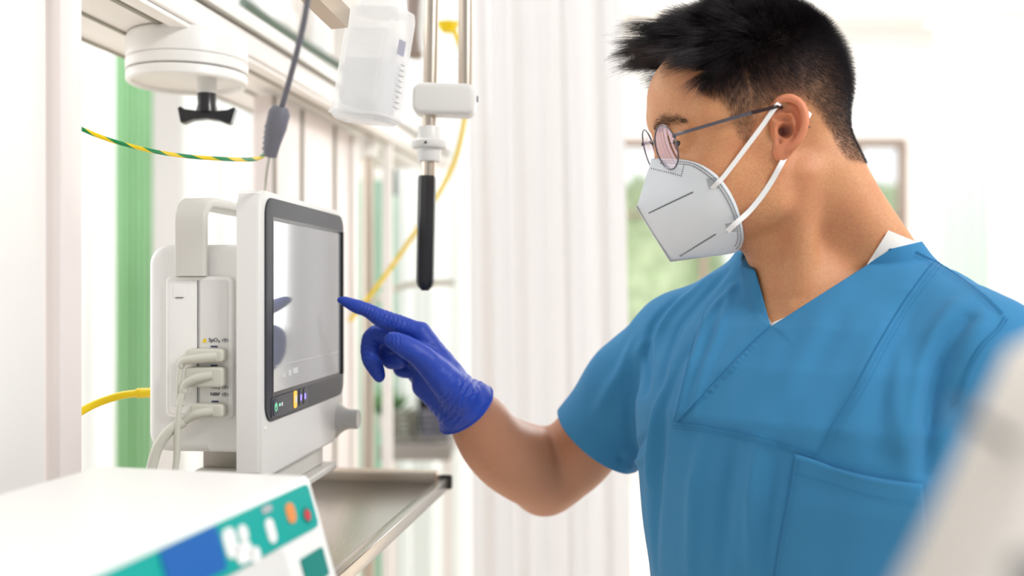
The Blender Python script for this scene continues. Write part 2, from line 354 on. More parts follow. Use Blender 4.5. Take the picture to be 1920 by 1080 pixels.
# wall of the column behind the monitor
co = thing('supply_column', RM(-.7, 1.75, .0), 'warm white panelled supply column standing behind the monitor under the beam', 'column')
rbox('column_body', (-.636, 1.745, (CZ+.31)/2), (.032, .45, CZ+.31), M['pinkpanel'], .004, co)
for y in (1.53, 1.655, 1.83): rbox('vertical_trim', (-.6185, y, (CZ+.31+.9)/2), (.005, .008, CZ+.31-.9), M['groove'], 0, co)
rbox('vertical_trim', (-.6165, 1.945, (CZ+.31+.9)/2), (.009, .03, CZ+.31-.9), M['alu'], .002, co)
# steel post beyond the column
so = thing('support_post', P(690, 540, 2.1)*1, 'brushed tan steel post with white sleeve, between monitor and curtain', 'post'); so.location.z = 0
x0, y0 = so.location.x, so.location.y
tube('pole', [(x0, y0, 0), (x0, y0, CZ+.285)], .0125, M['steel2'], so, 20)
tube('sleeve', [(x0, y0, CZ+.275), (x0, y0, CZ+.34)], .021, M['plastic2'], so, 20)
box('white_profile', (x0+.035, y0+.05, 1.1), (.02, .03, 2.2), M['alu'], .003, so)
# left framed panel
pl = thing('framed_screen', (-.43, .86, 1.1), 'white framed board at the left edge beside the foreground pump', 'partition')
edge = P(139, 540, .95)
PB = basis((edge.x, edge.y, 0), N, D, Z)
box('board', (-.006, -.36, 1.42), (.006, .64, 1.25), M['cream'], .001, pl, PB)
for c, s in (((0, -.017, 1.45), (.018, .034, 1.31)), ((0, -.35, .80), (.018, .70, .034)), ((0, -.35, 2.06), (.018, .70, .034))): box('frame_bar', c, s, M['pinkpanel'], .003, pl, PB)

# round clamp plate under the beam with black wing knob
kc = P(352, 118, 1.27); kd = thing('clamp_plate', (kc.x, kc.y, zb-.045), 'round white clamp plate mounted under the beam with a black wing knob', 'mounting plate')
rr = .0745
def lp(name, prof, m): return lathe(name, prof, m, kd, Matrix.Translation((kc.x, kc.y, 0)), 64)
zk = zb-.009
lp('upper_ring', [(0, zb-.001), (rr-.004, zb-.001), (rr-.001, zb-.004), (rr, zb-.008), (rr, zk-.022), (rr-.0015, zk-.0235), (0, zk-.0235)], M['plastic2'])
lp('middle_ring', [(0, zk-.0225), (rr-.001, zk-.0240), (rr+.0005, zk-.026), (rr+.0005, zk-.0365), (rr-.002, zk-.038), (0, zk-.038)], M['plastic2'])
lp('dark_gap', [(0, zk-.037), (rr-.0025, zk-.0375), (rr-.0025, zk-.0395), (0, zk-.0395)], M['black'])
lp('lower_ring', [(0, zk-.039), (rr-.001, zk-.0393), (rr, zk-.041), (rr, zk-.050), (rr-.002, zk-.052), (rr-.006, zk-.0525), (rr-.0075, zk-.050), (rr-.0075, zk-.047), (0, zk-.046)], M['plastic2'])
kx, ky = kc.x+.028, kc.y-.012
lathe('stem', [(0, zb-.054), (.0125, zb-.054), (.0125, zb-.0745), (0, zb-.0745)], M['plastic'], kd, Matrix.Translation((kx, ky, 0)), 32)
wk = lathe('knob_neck', [(0, zb-.074), (.0115, zb-.074), (.0118, zb-.078), (.0112, zb-.088), (.0125, zb-.093), (.013, zb-.098), (0, zb-.098)], M['blackgloss'], kd, Matrix.Translation((kx, ky, 0)), 32)
wing = [(-.0345, -.006), (-.031, -.0235), (-.027, -.0245), (-.016, -.020), (0, -.018), (.016, -.020), (.027, -.0245), (.031, -.0235), (.0365, -.005), (.034, -.0035), (.026, -.007), (.012, -.0085), (.009, -.004), (-.009, -.004), (-.012, -.0085), (-.026, -.007), (-.031, -.0035)]
prism('wing_knob', wing, -.0085, .0085, M['blackgloss'], basis((kx, ky, zb-.0885), Vector((1, .12, 0)).normalized(), (0, 0, 1), Vector((.12, -1, 0)).normalized()), kd, bev=.002)

# ============================================================ STEEL SHELF
sh = thing('steel_shelf', (-.3, 1.0, CZ-.265), 'brushed steel shelf with raised rim, carrying the monitor and the pump', 'shelf')
zs = CZ-.265; crn = Vector((-.0862, 1.40, 0)); SB = basis((crn.x, crn.y, 0), N, D, Z)
box('shelf_plate', (-.145, -.56, zs-.0105), (.27, 1.10, .009), M['steel'], .001, sh, SB)
box('side_rim', (-.007, -.56, zs-.008), (.013, 1.12, .0165), M['steel'], .0015, sh, SB)
box('back_rim', (-.150, -.008, zs-.003), (.27, .02, .024), M['steel2'], .005, sh, SB)
box('corner_cap', (-.006, -.004, zs-.007), (.018, .012, .02), M['black'], .003, sh, SB)
box('support_arm', (-.2, -.5, zs-.05), (.05, .9, .07), M['alu'], .006, sh, SB)
box('support_leg', (-.2, -.35, (zs-.09)/2), (.07, .07, zs-.09), M['alu'], .006, sh, SB)

# ============================================================ PATIENT MONITOR
ma = R(5.9); U_ = Vector((math.sin(ma), math.cos(ma), 0)); B_ = Vector((U_.y, -U_.x, 0))
mo = Vector((-.2417, 1.003, CZ))
MB_ = basis(mo, U_, Z, B_)       # local: u along the screen (away), v up, w out of the screen
mon = thing('patient_monitor', (mo.x-.06, mo.y+.12, zs), 'light grey patient monitor with tilted-away touchscreen and carry handle on the steel shelf', 'monitor')
def mprism(name, cx, cy, w_, h_, r_, d0, d1, m, parent, bev=0, shear=None):
    poly = [(cx+a, cy+b) for a, b in rrect(w_, h_, r_)]
    return prism(name, poly, d0, d1, m, MB_, parent, bev)
# front housing: near edge full height, chamfered lower far corner
a0, a1, zt, zb2 = -.0285, .270, .0975, -.1905
poly = [(a0+.016, zt), (a0+.006, zt-.004), (a0, zt-.016), (a0, zb2+.01), (a0+.01, zb2), (a1-.045, zb2), (a1-.004, zb2+.028), (a1, zb2+.05), (a1, zt-.03), (a1-.006, zt-.012), (a1-.02, zt)]
prism('front_housing', poly[::-1], -.026, -.001, M['plastic'], MB_, mon, bev=.005)
bz = mprism('dark_bezel', (-.0195+.262)/2, (.0905-.134)/2, .2815, .2245, .018, -.002, .0012, M['bezel'], mon, bev=.0008)
mprism('inner_bezel_gap', .1285, -.0188, .2615, .181, .002, .0002, .0014, M['screen_edge'], bz)
mprism('touchscreen', .1225, -.0188, .2455, .1725, .001, .0005, .0018, M['screen'], mon)
mprism('screen_recess_wall', .2490, -.0188, .0045, .1775, .0006, .0005, .0046, M['screen_edge'], bz)
strip = mprism('control_strip', .052, -.1205, .118, .0205, .004, .0008, .0020, M['bezel2'], mon)
def key(name, u, v, w_, h_, m, par, d=.0027): return mprism(name, u, v, w_, h_, min(w_, h_)*.3, .0010, d, m, par)
key('power_key', .0035, -.1205, .013, .0175, M['ink'], strip); 
k_ = bmesh.new(); add_tube(k_, [MB_ @ Vector((.0035+.003*math.cos(t), -.1205+.004*math.sin(t), .003)) for t in [R(a) for a in range(120, 421, 20)]], .0004, 6); add_tube(k_, [MB_ @ Vector((.0035, -.1205, .003)), MB_ @ Vector((.0035, -.1155, .003))], .0004, 6)
obj('power_symbol', k_, mat('green_led', srgb(150, 210, 180), .4, emit=(srgb(120, 220, 170), .6), vary=.02), strip)
key('wave_mark', .0165, -.1195, .004, .0028, bpy.data.materials['green_led'], strip); key('battery_mark', .0235, -.1195, .003, .004, M['white'], strip)
key('alarm_key', .066, -.1195, .0105, .0185, mat('amber_key', srgb(240, 180, 50), .4, emit=(srgb(245, 185, 60), .5), vary=.02), strip)
key('alarm_symbol', .0665, -.1195, .0052, .008, M['white'], strip, .0032)
vio = mat('violet_led', srgb(150, 130, 230), .4, emit=(srgb(150, 130, 240), .8), vary=.02)
for u in (.084, .0985): key('soft_key', u, -.1195, .009, .0175, M['bezel'], strip); key('key_symbol', u, -.1195, .0048, .0068, vio, strip, .0032)
for u, v, wv, hv in ((.03, -.0905, .012, .004), (.05, -.0895, .010, .006), (.068, -.0885, .016, .006), (.12, -.079, .23, .0006)): mprism('faint_icon', u, v, wv, hv, min(hv, wv)*.2, .0012, .00195, M['faint'], bpy.data.objects['touchscreen'])
# lower front: knob
km = basis(MB_ @ Vector((.249, -.1645, -.004)), U_, Z, B_)
lathe('rotary_knob', [(0, 0), (.024, 0), (.019, .004), (.0145, .010), (.0122, .016), (.0122, .0255), (.0112, .028), (.0098, .028), (.009, .0273), (0, .0273)], M['plastic3'], mon, km, 48)
lathe('pan_screw', [(0, 0), (.0022, 0), (.0018, .0012), (0, .0016)], M['plastic2'], mon, basis(MB_ @ Vector((-.018, -.139, -.0012)), U_, Z, B_), 16)
# rear body
MW = -.008
def mbox(name, lo, hi, m, parent, r_=.014, bev=.004):
    """rounded block: rounded in the (w,v) plane as seen from the near side"""
    lo, hi = (lo[0], lo[1], lo[2]+MW), (hi[0], hi[1], hi[2]+MW); cw, cv = (lo[2]+hi[2])/2, (lo[1]+hi[1])/2
    poly = [(cw+a, cv+b) for a, b in rrect(hi[2]-lo[2], hi[1]-lo[1], r_, 8)]
    mt = basis(MB_ @ Vector((0, 0, 0)), B_, Z, -U_)
    return prism(name, poly, -hi[0], -lo[0], m, mt, parent, bev)
body = mbox('rear_body', (-.006, -.1665, -.121), (.235, .0440, -.012), M['plastic2'], mon, .020, .010)
mbox('body_underside_block', (-.0058, -.1655, -.060), (.2, -.12, -.013), M['plastic2'], body, .010, .004)
pan = mbox('side_panel', (-.0115, -.131, -.0985), (-.003, .0118, -.0285), M['plastic2'], mon, .006, .002)
mbox('panel_inner_left', (-.0122, -.127, -.094), (-.004, .008, -.0655), M['plastic2'], pan, .004, .001)
mbox('panel_inner_right', (-.0119, -.127, -.0625), (-.004, .008, -.033), M['plastic'], pan, .003, .0006)
mbox('panel_line', (-.0118, -.127, -.0651), (-.005, .008, -.0643), M['ink'], pan, .0003, 0)
mbox('panel_line', (-.0118, -.127, -.0634), (-.005, .008, -.0628), M['seam'], pan, .0003, 0)
for v in (-.003, -.1115):
    lt = mbox('latch', (-.0128, v-.0068, -.0900), (-.005, v+.0068, -.0775), M['plastic2'], pan, .002, .0005)
    mbox('latch_slit', (-.0131, v-.0070, -.0875), (-.0055, v-.0062, -.0795), M['ink'], lt, .0003, 0)
# carry handle: flat strap bent over
hp = [(-.012, .012), (-.012, .045), (-.012, .066), (-.0105, .074), (-.006, .081), (.002, .0855), (.012, .087), (.05, .0875), (.13, .0875), (.20, .0875), (.214, .0855), (.222, .08), (.2265, .072), (.228, .06), (.228, .03)]
hw = -.0795
bm = bmesh.new(); sec = [(a, b) for a, b in rrect(.0325, .0105, .0035, 4)]
pts = smooth_path([MB_ @ Vector((u, v, hw)) for u, v in hp], 4)
add_tube(bm, pts, 1.0, prof=[(u, v) for u, v in sec], up=[Vector(pts[min(i+1, len(pts)-1)]-pts[max(i-1, 0)]).normalized().cross(B_) for i in range(len(pts))])
obj('carry_handle', bm, M['plastic3'], mon)
# plugs and labels on the near side panel
NB = basis(MB_ @ Vector((-.0122, 0, -.0075)), B_, Z, -U_)       # local (w, v, out towards the near side)
def ntext(s, w_, v, size, par, m=M['ink']): return text_mesh('printed_text', s, size, m, basis(NB @ Vector((w_, v, .0001)), B_, Z, -U_), par)
ntext('SpO\u2082', -.0478, -.0522, .0054, pan); ntext('CO\u2082', -.0465, -.0992, .0045, pan); ntext('NIBP', -.0470, -.1065, .0048, pan)
prism('warning_triangle', [(-.0605, -.0545), (-.0555, -.0545), (-.058, -.0497)], 0, .0003, M['yellow'], NB, pan)
ntext('!', -.058, -.0527, .0035, pan)
def hexicon(w_, v, s):
    bm = bmesh.new(); q = [(w_+s*a, v+s*b) for a, b in ((-1.1, 0), (-.7, .75), (.7, .75), (1.1, 0), (.7, -.75), (-.7, -.75))]
    add_tube(bm, [NB @ Vector((a, b, .0002)) for a, b in q], .0002, 5, closed=True)
    for a in (-1.35, 1.35): add_tube(bm, [NB @ Vector((w_+s*a, v-s*.5, .0002)), NB @ Vector((w_+s*a, v+s*.5, .0002))], .0002, 5)
    add_prism(bm, [(w_+s*a, v+s*b) for a, b in ((0, -.45), (.45, .1), (.25, .45), (0, .25), (-.25, .45), (-.45, .1))], .0001, .0003, NB)
    obj('port_symbol', bm, M['ink'], pan)
for w_, v in ((-.0365, -.0522), (-.0365, -.0992), (-.0365, -.1065)): hexicon(w_, v, .0023)
for w_, v in ((-.0475, -.0585), (-.0475, -.0775), (-.0465, -.1135)): mbox('port_mark', (-.0126, v-.0007, w_-.0035), (-.008, v+.0007, w_+.0035), M['inkblue'], pan, .0003, 0)
def nblock(bm, w0, w1, v0, v1, d0, d1, r_=.004, bev=.0025):
    poly = [((w0+w1)/2+a, (v0+v1)/2+b) for a, b in rrect(w1-w0, v1-v0, r_)]
    add_prism(bm, poly, d0, d1, NB, bev)
def plug(name, w0, w1, v0, v1, label, boot):
    t = thing(name, NB @ Vector(((w0+w1)/2, (v0+v1)/2, .01)), label, 'connector')
    bm = bmesh.new(); nblock(bm, w0, w1, v0, v1, .0006, .013); obj('plug_shell', bm, M['greycable'], t)
    tube('strain_relief', smooth_path([NB @ Vector(p) for p in boot]), [.0052+(.0038-.0052)*i/(8*(len(boot)-1)) for i in range(8*(len(boot)-1)+1)], M['greycable'], t, 12)
    return t
def cable(pts, r_, label, m=M['greycable'], name='patient_cable', cat='cable'): return tag(tube(name, smooth_path([NB @ Vector(p) for p in pts], 10), r_, m, None, 12), label, cat)
plug('connector_plug', -.0735, -.034, -.0735, -.0605, 'top grey plug, above the other two on the monitor side', [(-.040, -.068, .011), (-.06, -.070, .013), (-.074, -.0725, .013), (-.0775, -.078, .013)])
plug('connector_plug', -.0735, -.034, -.0985, -.0785, 'middle thick grey plug on the monitor side panel', [(-.045, -.086, .011), (-.06, -.089, .015), (-.0715, -.096, .015), (-.0735, -.103, .015)])
plug('connector_plug', -.0685, -.034, -.1285, -.1150, 'lowest grey plug beside the lower latch of the monitor', [(-.044, -.122, .011), (-.058, -.124, .014), (-.067, -.128, .014), (-.074, -.133, .014)])
cable([(-.0773, -.0775, .013), (-.0785, -.095, .014), (-.078, -.13, .016), (-.0785, -.17, .018), (-.083, -.20, .03), (-.085, -.245, .07), (-.085, -.255, .10)], .0026, 'thin grey cable dropping straight from the top plug')
cable([(-.0735, -.102, .015), (-.076, -.115, .018), (-.0775, -.14, .02), (-.079, -.18, .022), (-.087, -.215, .035), (-.093, -.250, .06), (-.095, -.258, .09)], .0031, 'grey cable dropping from the middle plug beside the thin one')
cable([(-.073, -.1325, .014), (-.085, -.140, .019), (-.096, -.158, .024), (-.102, -.185, .028), (-.106, -.215, .035), (-.108, -.250, .05), (-.108, -.258, .07)], .0052, 'thick grey hose curving down left from the lowest plug')
# monitor foot
MW = 0
ft = mbox('tilt_base', (.03, -.216, -.095), (.215, -.190, -.012), M['plastic3'], mon, .004, .002)
mbox('base_plate', (.0, -.2245, -.105), (.235, -.2155, .0), M['plastic3'], mon, .003, .001)
mbox('swivel_column', (.05, -.2645, -.085), (.18, -.2245, -.025), M['steel'], mon, .004, .002)
mbox('neck_block', (.04, -.192, -.09), (.18, -.160, -.025), M['steel'], mon, .004, .002)
# yellow lead at the back of the monitor and its clip
tag(tube('yellow_cable', smooth_path([P(60, 830, 1.06), P(140, 779, 1.07), P(180, 757, 1.08), P(225, 742, 1.09), P(262, 737, 1.09)]), .0042, M['yellow'], None, 16), 'yellow cable plugged into the back of the monitor at left', 'cable')
yp = thing('yellow_plug', P(272, 736, 1.09), 'ribbed yellow plug end at the back edge of the monitor', 'connector')
for i in range(5): tube('plug_rib', [P(258+7*i, 737-.3*i, 1.09), P(262.5+7*i, 737-.3*i, 1.09)], .0056, M['yellow'], yp, 16)
tube('plug_core', [P(256, 737, 1.09), P(306, 735, 1.085)], .0047, M['yellow'], yp, 14)
# green and yellow earth lead: twisted stripes
gp = smooth_path([P(70, 205, 1.02), P(142, 237, 1.03), P(190, 257, 1.03), P(235, 271, 1.03), P(290, 284, 1.02), P(350, 293, 1.0), P(420, 298, .98), P(470, 299, .95), P(492, 293, .92), P(501, 281, .90)], 14)
gw = thing('earth_wire', gp[len(gp)//2], 'green and yellow striped earth wire hanging from the left to the grey connector', 'wire')
for k, mm in ((0, 'green'), (1, 'yellow')):
    bm = bmesh.new(); prev = None; ss = 0
    for i, p in enumerate(gp):
        t = (gp[min(i+1, len(gp)-1)]-gp[max(i-1, 0)]).normalized(); a = (Z-Z.dot(t)*t).normalized(); b = t.cross(a)
        if i: ss += (p-gp[i-1]).length
        rr_ = .0023-.0004*i/len(gp); ph = ss/.045*2*math.pi+k*math.pi
        ring = [bm.verts.new(p+(a*math.cos(ph+math.pi*q/6)+b*math.sin(ph+math.pi*q/6))*rr_) for q in range(7)]
        if prev:
            for q in range(6): bm.faces.new((prev[q], prev[q+1], ring[q+1], ring[q]))
            bm.faces.new((prev[6], prev[0], ring[0], ring[6]))
        prev = ring
    obj('wire_strand', bm, M[mm], gw)
# slate cable with moulded connector, in front of the beam
sc_ = thing('hanging_cable', P(520, 240, .86), 'blurred slate grey cable with moulded connector hanging above the monitor', 'cable')
tube('cable_run', smooth_path([P(584, -60, .80), P(572, 30, .82), P(556, 100, .84), P(540, 160, .86), P(527, 205, .875)]), .0026, M['darkcable'], sc_, 12)
bm = bmesh.new(); cp = [P(527, 200, .875), P(524, 212, .876), P(517, 240, .88), P(511, 265, .885), P(506, 292, .89)]
add_tube(bm, cp, [.0065, .0098, .0095, .0078, .006], 16); obj('moulded_connector', bm, M['darkcable'], sc_)
for i in range(5): tube('grip_ridge', [P(517-2.6*i, 240+10*i, .88+.002*i)+Vector((0, 0, .0008)), P(516.6-2.6*i, 242+10*i, .88+.002*i)], .0099-.0007*i, M['darkcable'], sc_, 16)
tube('thin_lead', smooth_path([P(506, 288, .89), P(500, 320, .93), P(497, 350, 1.0), P(496, 362, 1.06), P(498, 390, 1.10)]), .0016, M['greycable'], sc_, 10)
# ============================================================ FOREGROUND SYRINGE PUMP
pa = R(13.3); UP_ = Vector((math.sin(pa), math.cos(pa), 0)); BP = Vector((UP_.y, -UP_.x, 0))
pc = P(580, 893, .80)
pump = thing('syringe_pump', (pc.x-.12, pc.y-.15, zs), 'white medical pump with teal key panel in the blurred foreground on the shelf', 'pump')
PM = basis(pc, BP, Z, -UP_)       # w across, v up, out towards the camera
hh = pc.z-zs
poly = [(-.196, -.006), (-.190, 0), (-.004, 0), (0, -.004), (.030, -hh+.012), (.026, -hh+.001), (-.19, -hh+.001), (-.196, -hh+.008)]
prism('pump_case', poly, 0, .42, M['plastic2'], PM, pump, bev=.003)
# sloping front face frame: s along the case (towards camera), t down the slope
sl = Vector((.030, -hh+.012, 0)); sl3 = (BP*sl.x+Z*sl.y).normalized(); out = (-UP_).cross(sl3).normalized()
if out.dot(BP) < 0: out = -out
FM = basis(pc+sl3*.004, -UP_, sl3, out)
def fp(name, s0, s1, t0, t1, m, par=pump, r_=.003, d=.0012):
    return prism(name, [((s0+s1)/2+a, (t0+t1)/2+b) for a, b in rrect(s1-s0, t1-t0, min(r_, (s1-s0)*.45, (t1-t0)*.45))], -.001, d, m, FM, par)
tp = fp('teal_key_panel', .008, .30, .0005, .035, M['teal'], r_=.005)
def fdisc(name, s, t, r_, m, par, d): return prism(name, [(s+r_*math.cos(R(a)), t+r_*.95*math.sin(R(a))) for a in range(0, 360, 15)], 0, d, m, FM, par)
fdisc('stop_key', .024, .023, .0070, M['teal2'], tp, .0018); fdisc('stop_dot', .024, .023, .0045, M['red'], tp, .0024)
fp('start_key', .041, .055, .008, .0235, M['orange'], tp, .006, .002)
fp('teal_lower_key', .012, .050, .051, .073, M['teal2'], r_=.002)
for s, t, a, b in ((.083, .021, .006, .009), (.12, .014, .006, .006), (.125, .026, .011, .007), (.138, .016, .008, .010), (.112, .031, .007, .005)): fp('pale_key', s-a, s+a, t-b, t+b, M['white'], tp, .006, .002)
fp('lower_white_field', .072, .30, .036, .075, M['plastic'], r_=.008, d=.0013)
fp('blue_display_label', .150, .215, .001, .030, M['bluelabel'], tp, .002, .0022)
fp('grey_symbol', .074, .088, .003, .008, M['stitch2'], tp, .001, .002)
# ============================================================ IV POLES, BRACKET AND GRIP
Yp = 1.22
ph = thing('infusion_pole', P(806, 200, Yp), 'steel pole pair joined by a white bracket, ending in a black grip', 'infusion pole')
def vtube(name, pts, r_, m, par, seg=24): return tube(name, [P(a, b, Yp) for a, b in pts], r_, m, par, seg)
vtube('left_pole', [(812, -120), (803, 340)], .0088, M['steel2'], ph); 
tube('right_pole', [P(874, -120, Yp-.001), P(872.5, 190, Yp-.001)], .0088, M['steel2'], ph, 24)
bm = bmesh.new(); add_prism(bm, [(a, b) for a, b in rrect(.077, .0385, .011, 8)], -.016, .016, basis(P(833, 188, Yp), (1, 0, -.03), (.03, 0, 1), (0, -1, 0)), .006); br = obj('clamp_bracket', bm, M['plastic'], ph)
lathe('bracket_screw', [(0, 0), (.004, 0), (.004, .0015), (0, .0015)], M['inkblue'], br, basis(P(894, 186, Yp), (0, 1, 0), (0, 0, 1), (1, 0, 0)), 16)
zf = lambda y: (540-y)/FPX*Yp
cpx = P(805, 270, Yp)
lathe('collar', [(0, zf(238)), (.0135, zf(238)), (.0142, zf(240)), (.0142, zf(262)), (.0205, zf(263)), (.022, zf(266)), (.022, zf(274)), (.0205, zf(278)), (.0150, zf(280)), (.0142, zf(299)), (.0130, zf(303)), (0, zf(303))], M['plastic'], ph, Matrix.Translation((cpx.x, Yp, CZ)), 48)
lathe('collar_pin', [(0, 0), (.0016, 0), (.0016, .001), (0, .001)], M['black'], ph, basis(P(798, 267, Yp-.0222), (1, 0, 0), (0, 0, -1), (0, -1, 0)), 12)
gpx = P(801, 330, Yp); gp2 = P(797, 545, Yp)
bm = bmesh.new(); ax = (gp2-gpx); L_ = ax.length; nn = 26; pts = [gpx+ax*i/nn for i in range(nn+1)]
rs = [.0088+.0 if i == 0 else .0106 for i in range(nn+1)]; rs[0] = .0100; rs[-1] = .004; rs[-2] = .0092
prof = [((1+.045*(1 if (k % 6) < 3 else 0))*math.cos(2*math.pi*k/48), (1+.045*(1 if (k % 6) < 3 else 0))*math.sin(2*math.pi*k/48)) for k in range(48)]
add_tube(bm, pts, rs, prof=prof); obj('black_grip', bm, M['blackgloss'], ph)
# ============================================================ HANGING BOTTLE
Yb = 1.16
bc = P(700, 125, Yb); ta = R(9.5)
bu = Vector((math.cos(ta), .0, -math.sin(ta))); bv = Vector((math.sin(ta), 0, math.cos(ta))); bw = bu.cross(bv)
r0 = Matrix.Rotation(R(-28), 3, bv); bu2 = r0 @ bu; bw2 = r0 @ bw
iv = thing('infusion_bottle', bc, 'frosted plastic infusion bottle hanging upside down above the monitor', 'bottle')
def bprism(name, sx, sz, sy, cz_, m, par, r_=.008, bev=.006, top=1.0):
    """bottle block: width sx, height sz, depth sy, rounded; top narrows"""
    bm = bmesh.new(); secs = []
    hs = [0, .02, .06, .15, .6, .93, 1.0]; sc = [.86, .95, .99, 1.0, 1.0, .99, .93]
    for h_, s_ in zip(hs, sc):
        s_ *= 1-(1-top)*max(0, (h_-.15)/.85)
        secs.append([bm.verts.new(bc+bu2*(a*s_)+bw2*(b*s_)+bv*(cz_-sz/2+h_*sz)) for a, b in rrect(sx, sy, r_, 6)])
    n = len(secs[0])
    for A, B in zip(secs, secs[1:]):
        for k in range(n): bm.faces.new((A[k], A[(k+1) % n], B[(k+1) % n], B[k]))
    bm.faces.new(secs[0][::-1]); bm.faces.new(secs[-1]); return obj(name, bm, m, par)
bo1 = bprism('bottle_body', .081, .131, .044, 0, M['bag'], iv, .014)
bprism('fluid', .066, .064, .036, -.026, M['fluid'], bo1, .011)
bprism('shoulder', .060, .03, .036, .074, M['bag'], iv, .012, top=.8)
bprism('front_panel', .056, .088, .0455, -.004, M['bag'], bo1, .006)
bprism('base_seam', .083, .004, .050, -.0585, M['bag'], iv, .014)
SBm = basis(bc+bu2*.0384, -bw2, bv, bu2)
prism('violet_label', rrect(.012, .017, .001), -.001, .0006, M['inkviolet'], SBm @ Matrix.Translation((-.004, .022, 0)), iv)
for i in range(9): prism('print_line', rrect(.006+.004*((i*7) % 3)/2, .0012, .0004), -.001, .0005, M['stitch'], SBm @ Matrix.Translation((.004, .004-i*.0062, 0)), bo1)
tube('hanging_ring', [bc+bv*(.10+.012*math.sin(R(a)))+bu2*(.012*math.cos(R(a))) for a in range(0, 360, 20)], .0014, M['bag'], iv, 10, closed=True)
tube('bottle_neck', [bc+bv*.083, bc+bv*.105], .012, M['bag'], iv, 24)
# steel bar end above, and a second rail
tag(tube('hanger_bar', [P(540, -62, 1.02), P(639, 36, 1.12)], .0125, M['steel2'], None, prof=[(a/ .0125*.0095/.0095, b/.0125) for a, b in [(.0105, .0115), (-.0105, .0115), (-.0105, -.0115), (.0105, -.0115)]]), 'square steel hanger bar ending beside the infusion bottle', 'bar')
tag(tube('gantry_rail', [P(455, 3, 2.0), P(512, 45, 2.1), P(660, 140, 2.5)], .011, mat('dark_green_rail', srgb(96, 112, 100), .5, vary=.05)), 'thin dark green rail seen between the beam and hanging bottle', 'rail')
tag(box('rail_joint_block', tuple(P(533, 45, 2.2)), (.05, .05, .055), M['cream'], .008), 'cream joint block on the dark green rail', 'rail joint')
# glass flask with yellow part between the poles
fl = thing('flowmeter_flask', P(838, 60, 1.7), 'clear round flask with a yellow fitting, behind the two steel poles', 'flask')
lathe('flask_bowl', [(0, -.055), (.02, -.052), (.036, -.04), (.044, -.02), (.045, 0), (.042, .06), (.040, .07), (.0385, .07), (.0405, .058), (.0435, 0), (.0425, -.019), (.035, -.0385), (.019, -.0505), (0, -.0535)], M['glass'], fl, Matrix.Translation(P(832, 62, 1.7)), 40)
lathe('yellow_fitting', [(0, -.008), (.01, -.008), (.016, 0), (.02, .008), (0, .01)], M['yellow'], fl, Matrix.Translation(P(840, 52, 1.7)), 24)
lathe('flask_cap', [(0, 0), (.046, 0), (.046, .02), (0, .02)], M['plastic2'], fl, Matrix.Translation(P(832, -20, 1.7)), 40)
tag(box('wall_valve', tuple(P(778, 50, 1.9)), (.03, .04, .12), M['frame'], .008), 'tan valve body left of the round flask', 'valve')
# yellow hose hanging across the background
tag(tube('yellow_hose', smooth_path([P(852, 58, 1.66), P(868, 110, 1.68), P(873, 200, 1.75), P(858, 285, 1.8), P(830, 350, 1.83), P(785, 425, 1.86), P(740, 492, 1.9), P(697, 550, 1.9), P(655, 602, 1.9)]), .0042, M['yellow'], None, 12), 'yellow hose running diagonally behind the black grip to the monitor', 'hose')
tag(tube('clear_hose', smooth_path([P(708, 562, 2.3), P(730, 545, 2.35), P(780, 532, 2.4), P(850, 530, 2.45)]), .008, M['greycable'], None, 12), 'pale grey hose curving horizontally behind the black grip', 'hose')
# ============================================================ BACKGROUND TROLLEY
tz = CZ-.455; tr = thing('equipment_trolley', P(778, 840, 2.6), 'out of focus steel tray trolley behind the hand', 'trolley'); tr.location.z = 0
tx0, tx1 = P(716, 0, 2.55).x, P(848, 0, 2.55).x; ty = 2.6; tz = P(0, 826, 2.55).z
box('tray', ((tx0+tx1)/2, ty, tz-.022), (tx1-tx0, .22, .04), M['traygrey'], .006, tr)
for x in (tx0+.015, tx1-.015):
    for y in (ty-.09, ty+.09): tube('leg', [(x, y, 0), (x, y, tz-.04)], .008, M['alu'], tr, 10)
for i, (px, py, r_, mm, lab) in enumerate(((752, 800, .036, 'coilgrey', 'coil of grey cable at left on the trolley tray'), (815, 800, .030, 'darkcable', 'dark cable coil at right on the trolley tray'))):
    c = P(px, py, 2.54); c.z = tz+.001
    bm = bmesh.new(); pts = []
    for k in range(72): a = k*.44; q = r_*(1+.08*math.sin(k*.9)); pts.append(c+Vector((q*math.cos(a), q*.9*math.sin(a), .008+.0010*k)))
    add_tube(bm, smooth_path(pts, 3), .006, 8); tag(obj('cable_coil', bm, M[mm]), lab, 'cable')
bm = bmesh.new(); b0 = P(805, 0, 2.67); add_box(bm, (b0.x, 2.67, tz+.10), (.06, .04, .20), .01)
tag(obj('black_device', bm, M['black']), 'small black device standing at the back of the trolley tray', 'device')
pb = thing('green_pot_plant', (P(728, 0, 2.68).x, 2.685, tz), 'small blurred green plant standing at the back left of the trolley tray', 'plant')
cc = pb.location
lathe('pot', [(0, 0), (.022, 0), (.03, .05), (.027, .05), (0, .045)], M['plastic3'], pb, Matrix.Translation(cc), 24)
bm = bmesh.new()
for k in range(60):
    a = RNG.uniform(0, 6.28); el = RNG.uniform(.2, 1.3); l = RNG.uniform(.05, .10); d = Vector((math.cos(a)*math.cos(el), math.sin(a)*math.cos(el), math.sin(el))); s = d.cross(Z).normalized()*.009
    b = cc+Vector((0, 0, .045)); v = [bm.verts.new(b), bm.verts.new(b+d*l*.5+s), bm.verts.new(b+d*l), bm.verts.new(b+d*l*.5-s)]; bm.faces.new(v)
o = obj('foliage', bm, mat('pot_plant_leaf', srgb(96, 150, 84), .7, vary=.2), pb); mm = o.modifiers.new('s', 'SOLIDIFY'); mm.thickness = .001
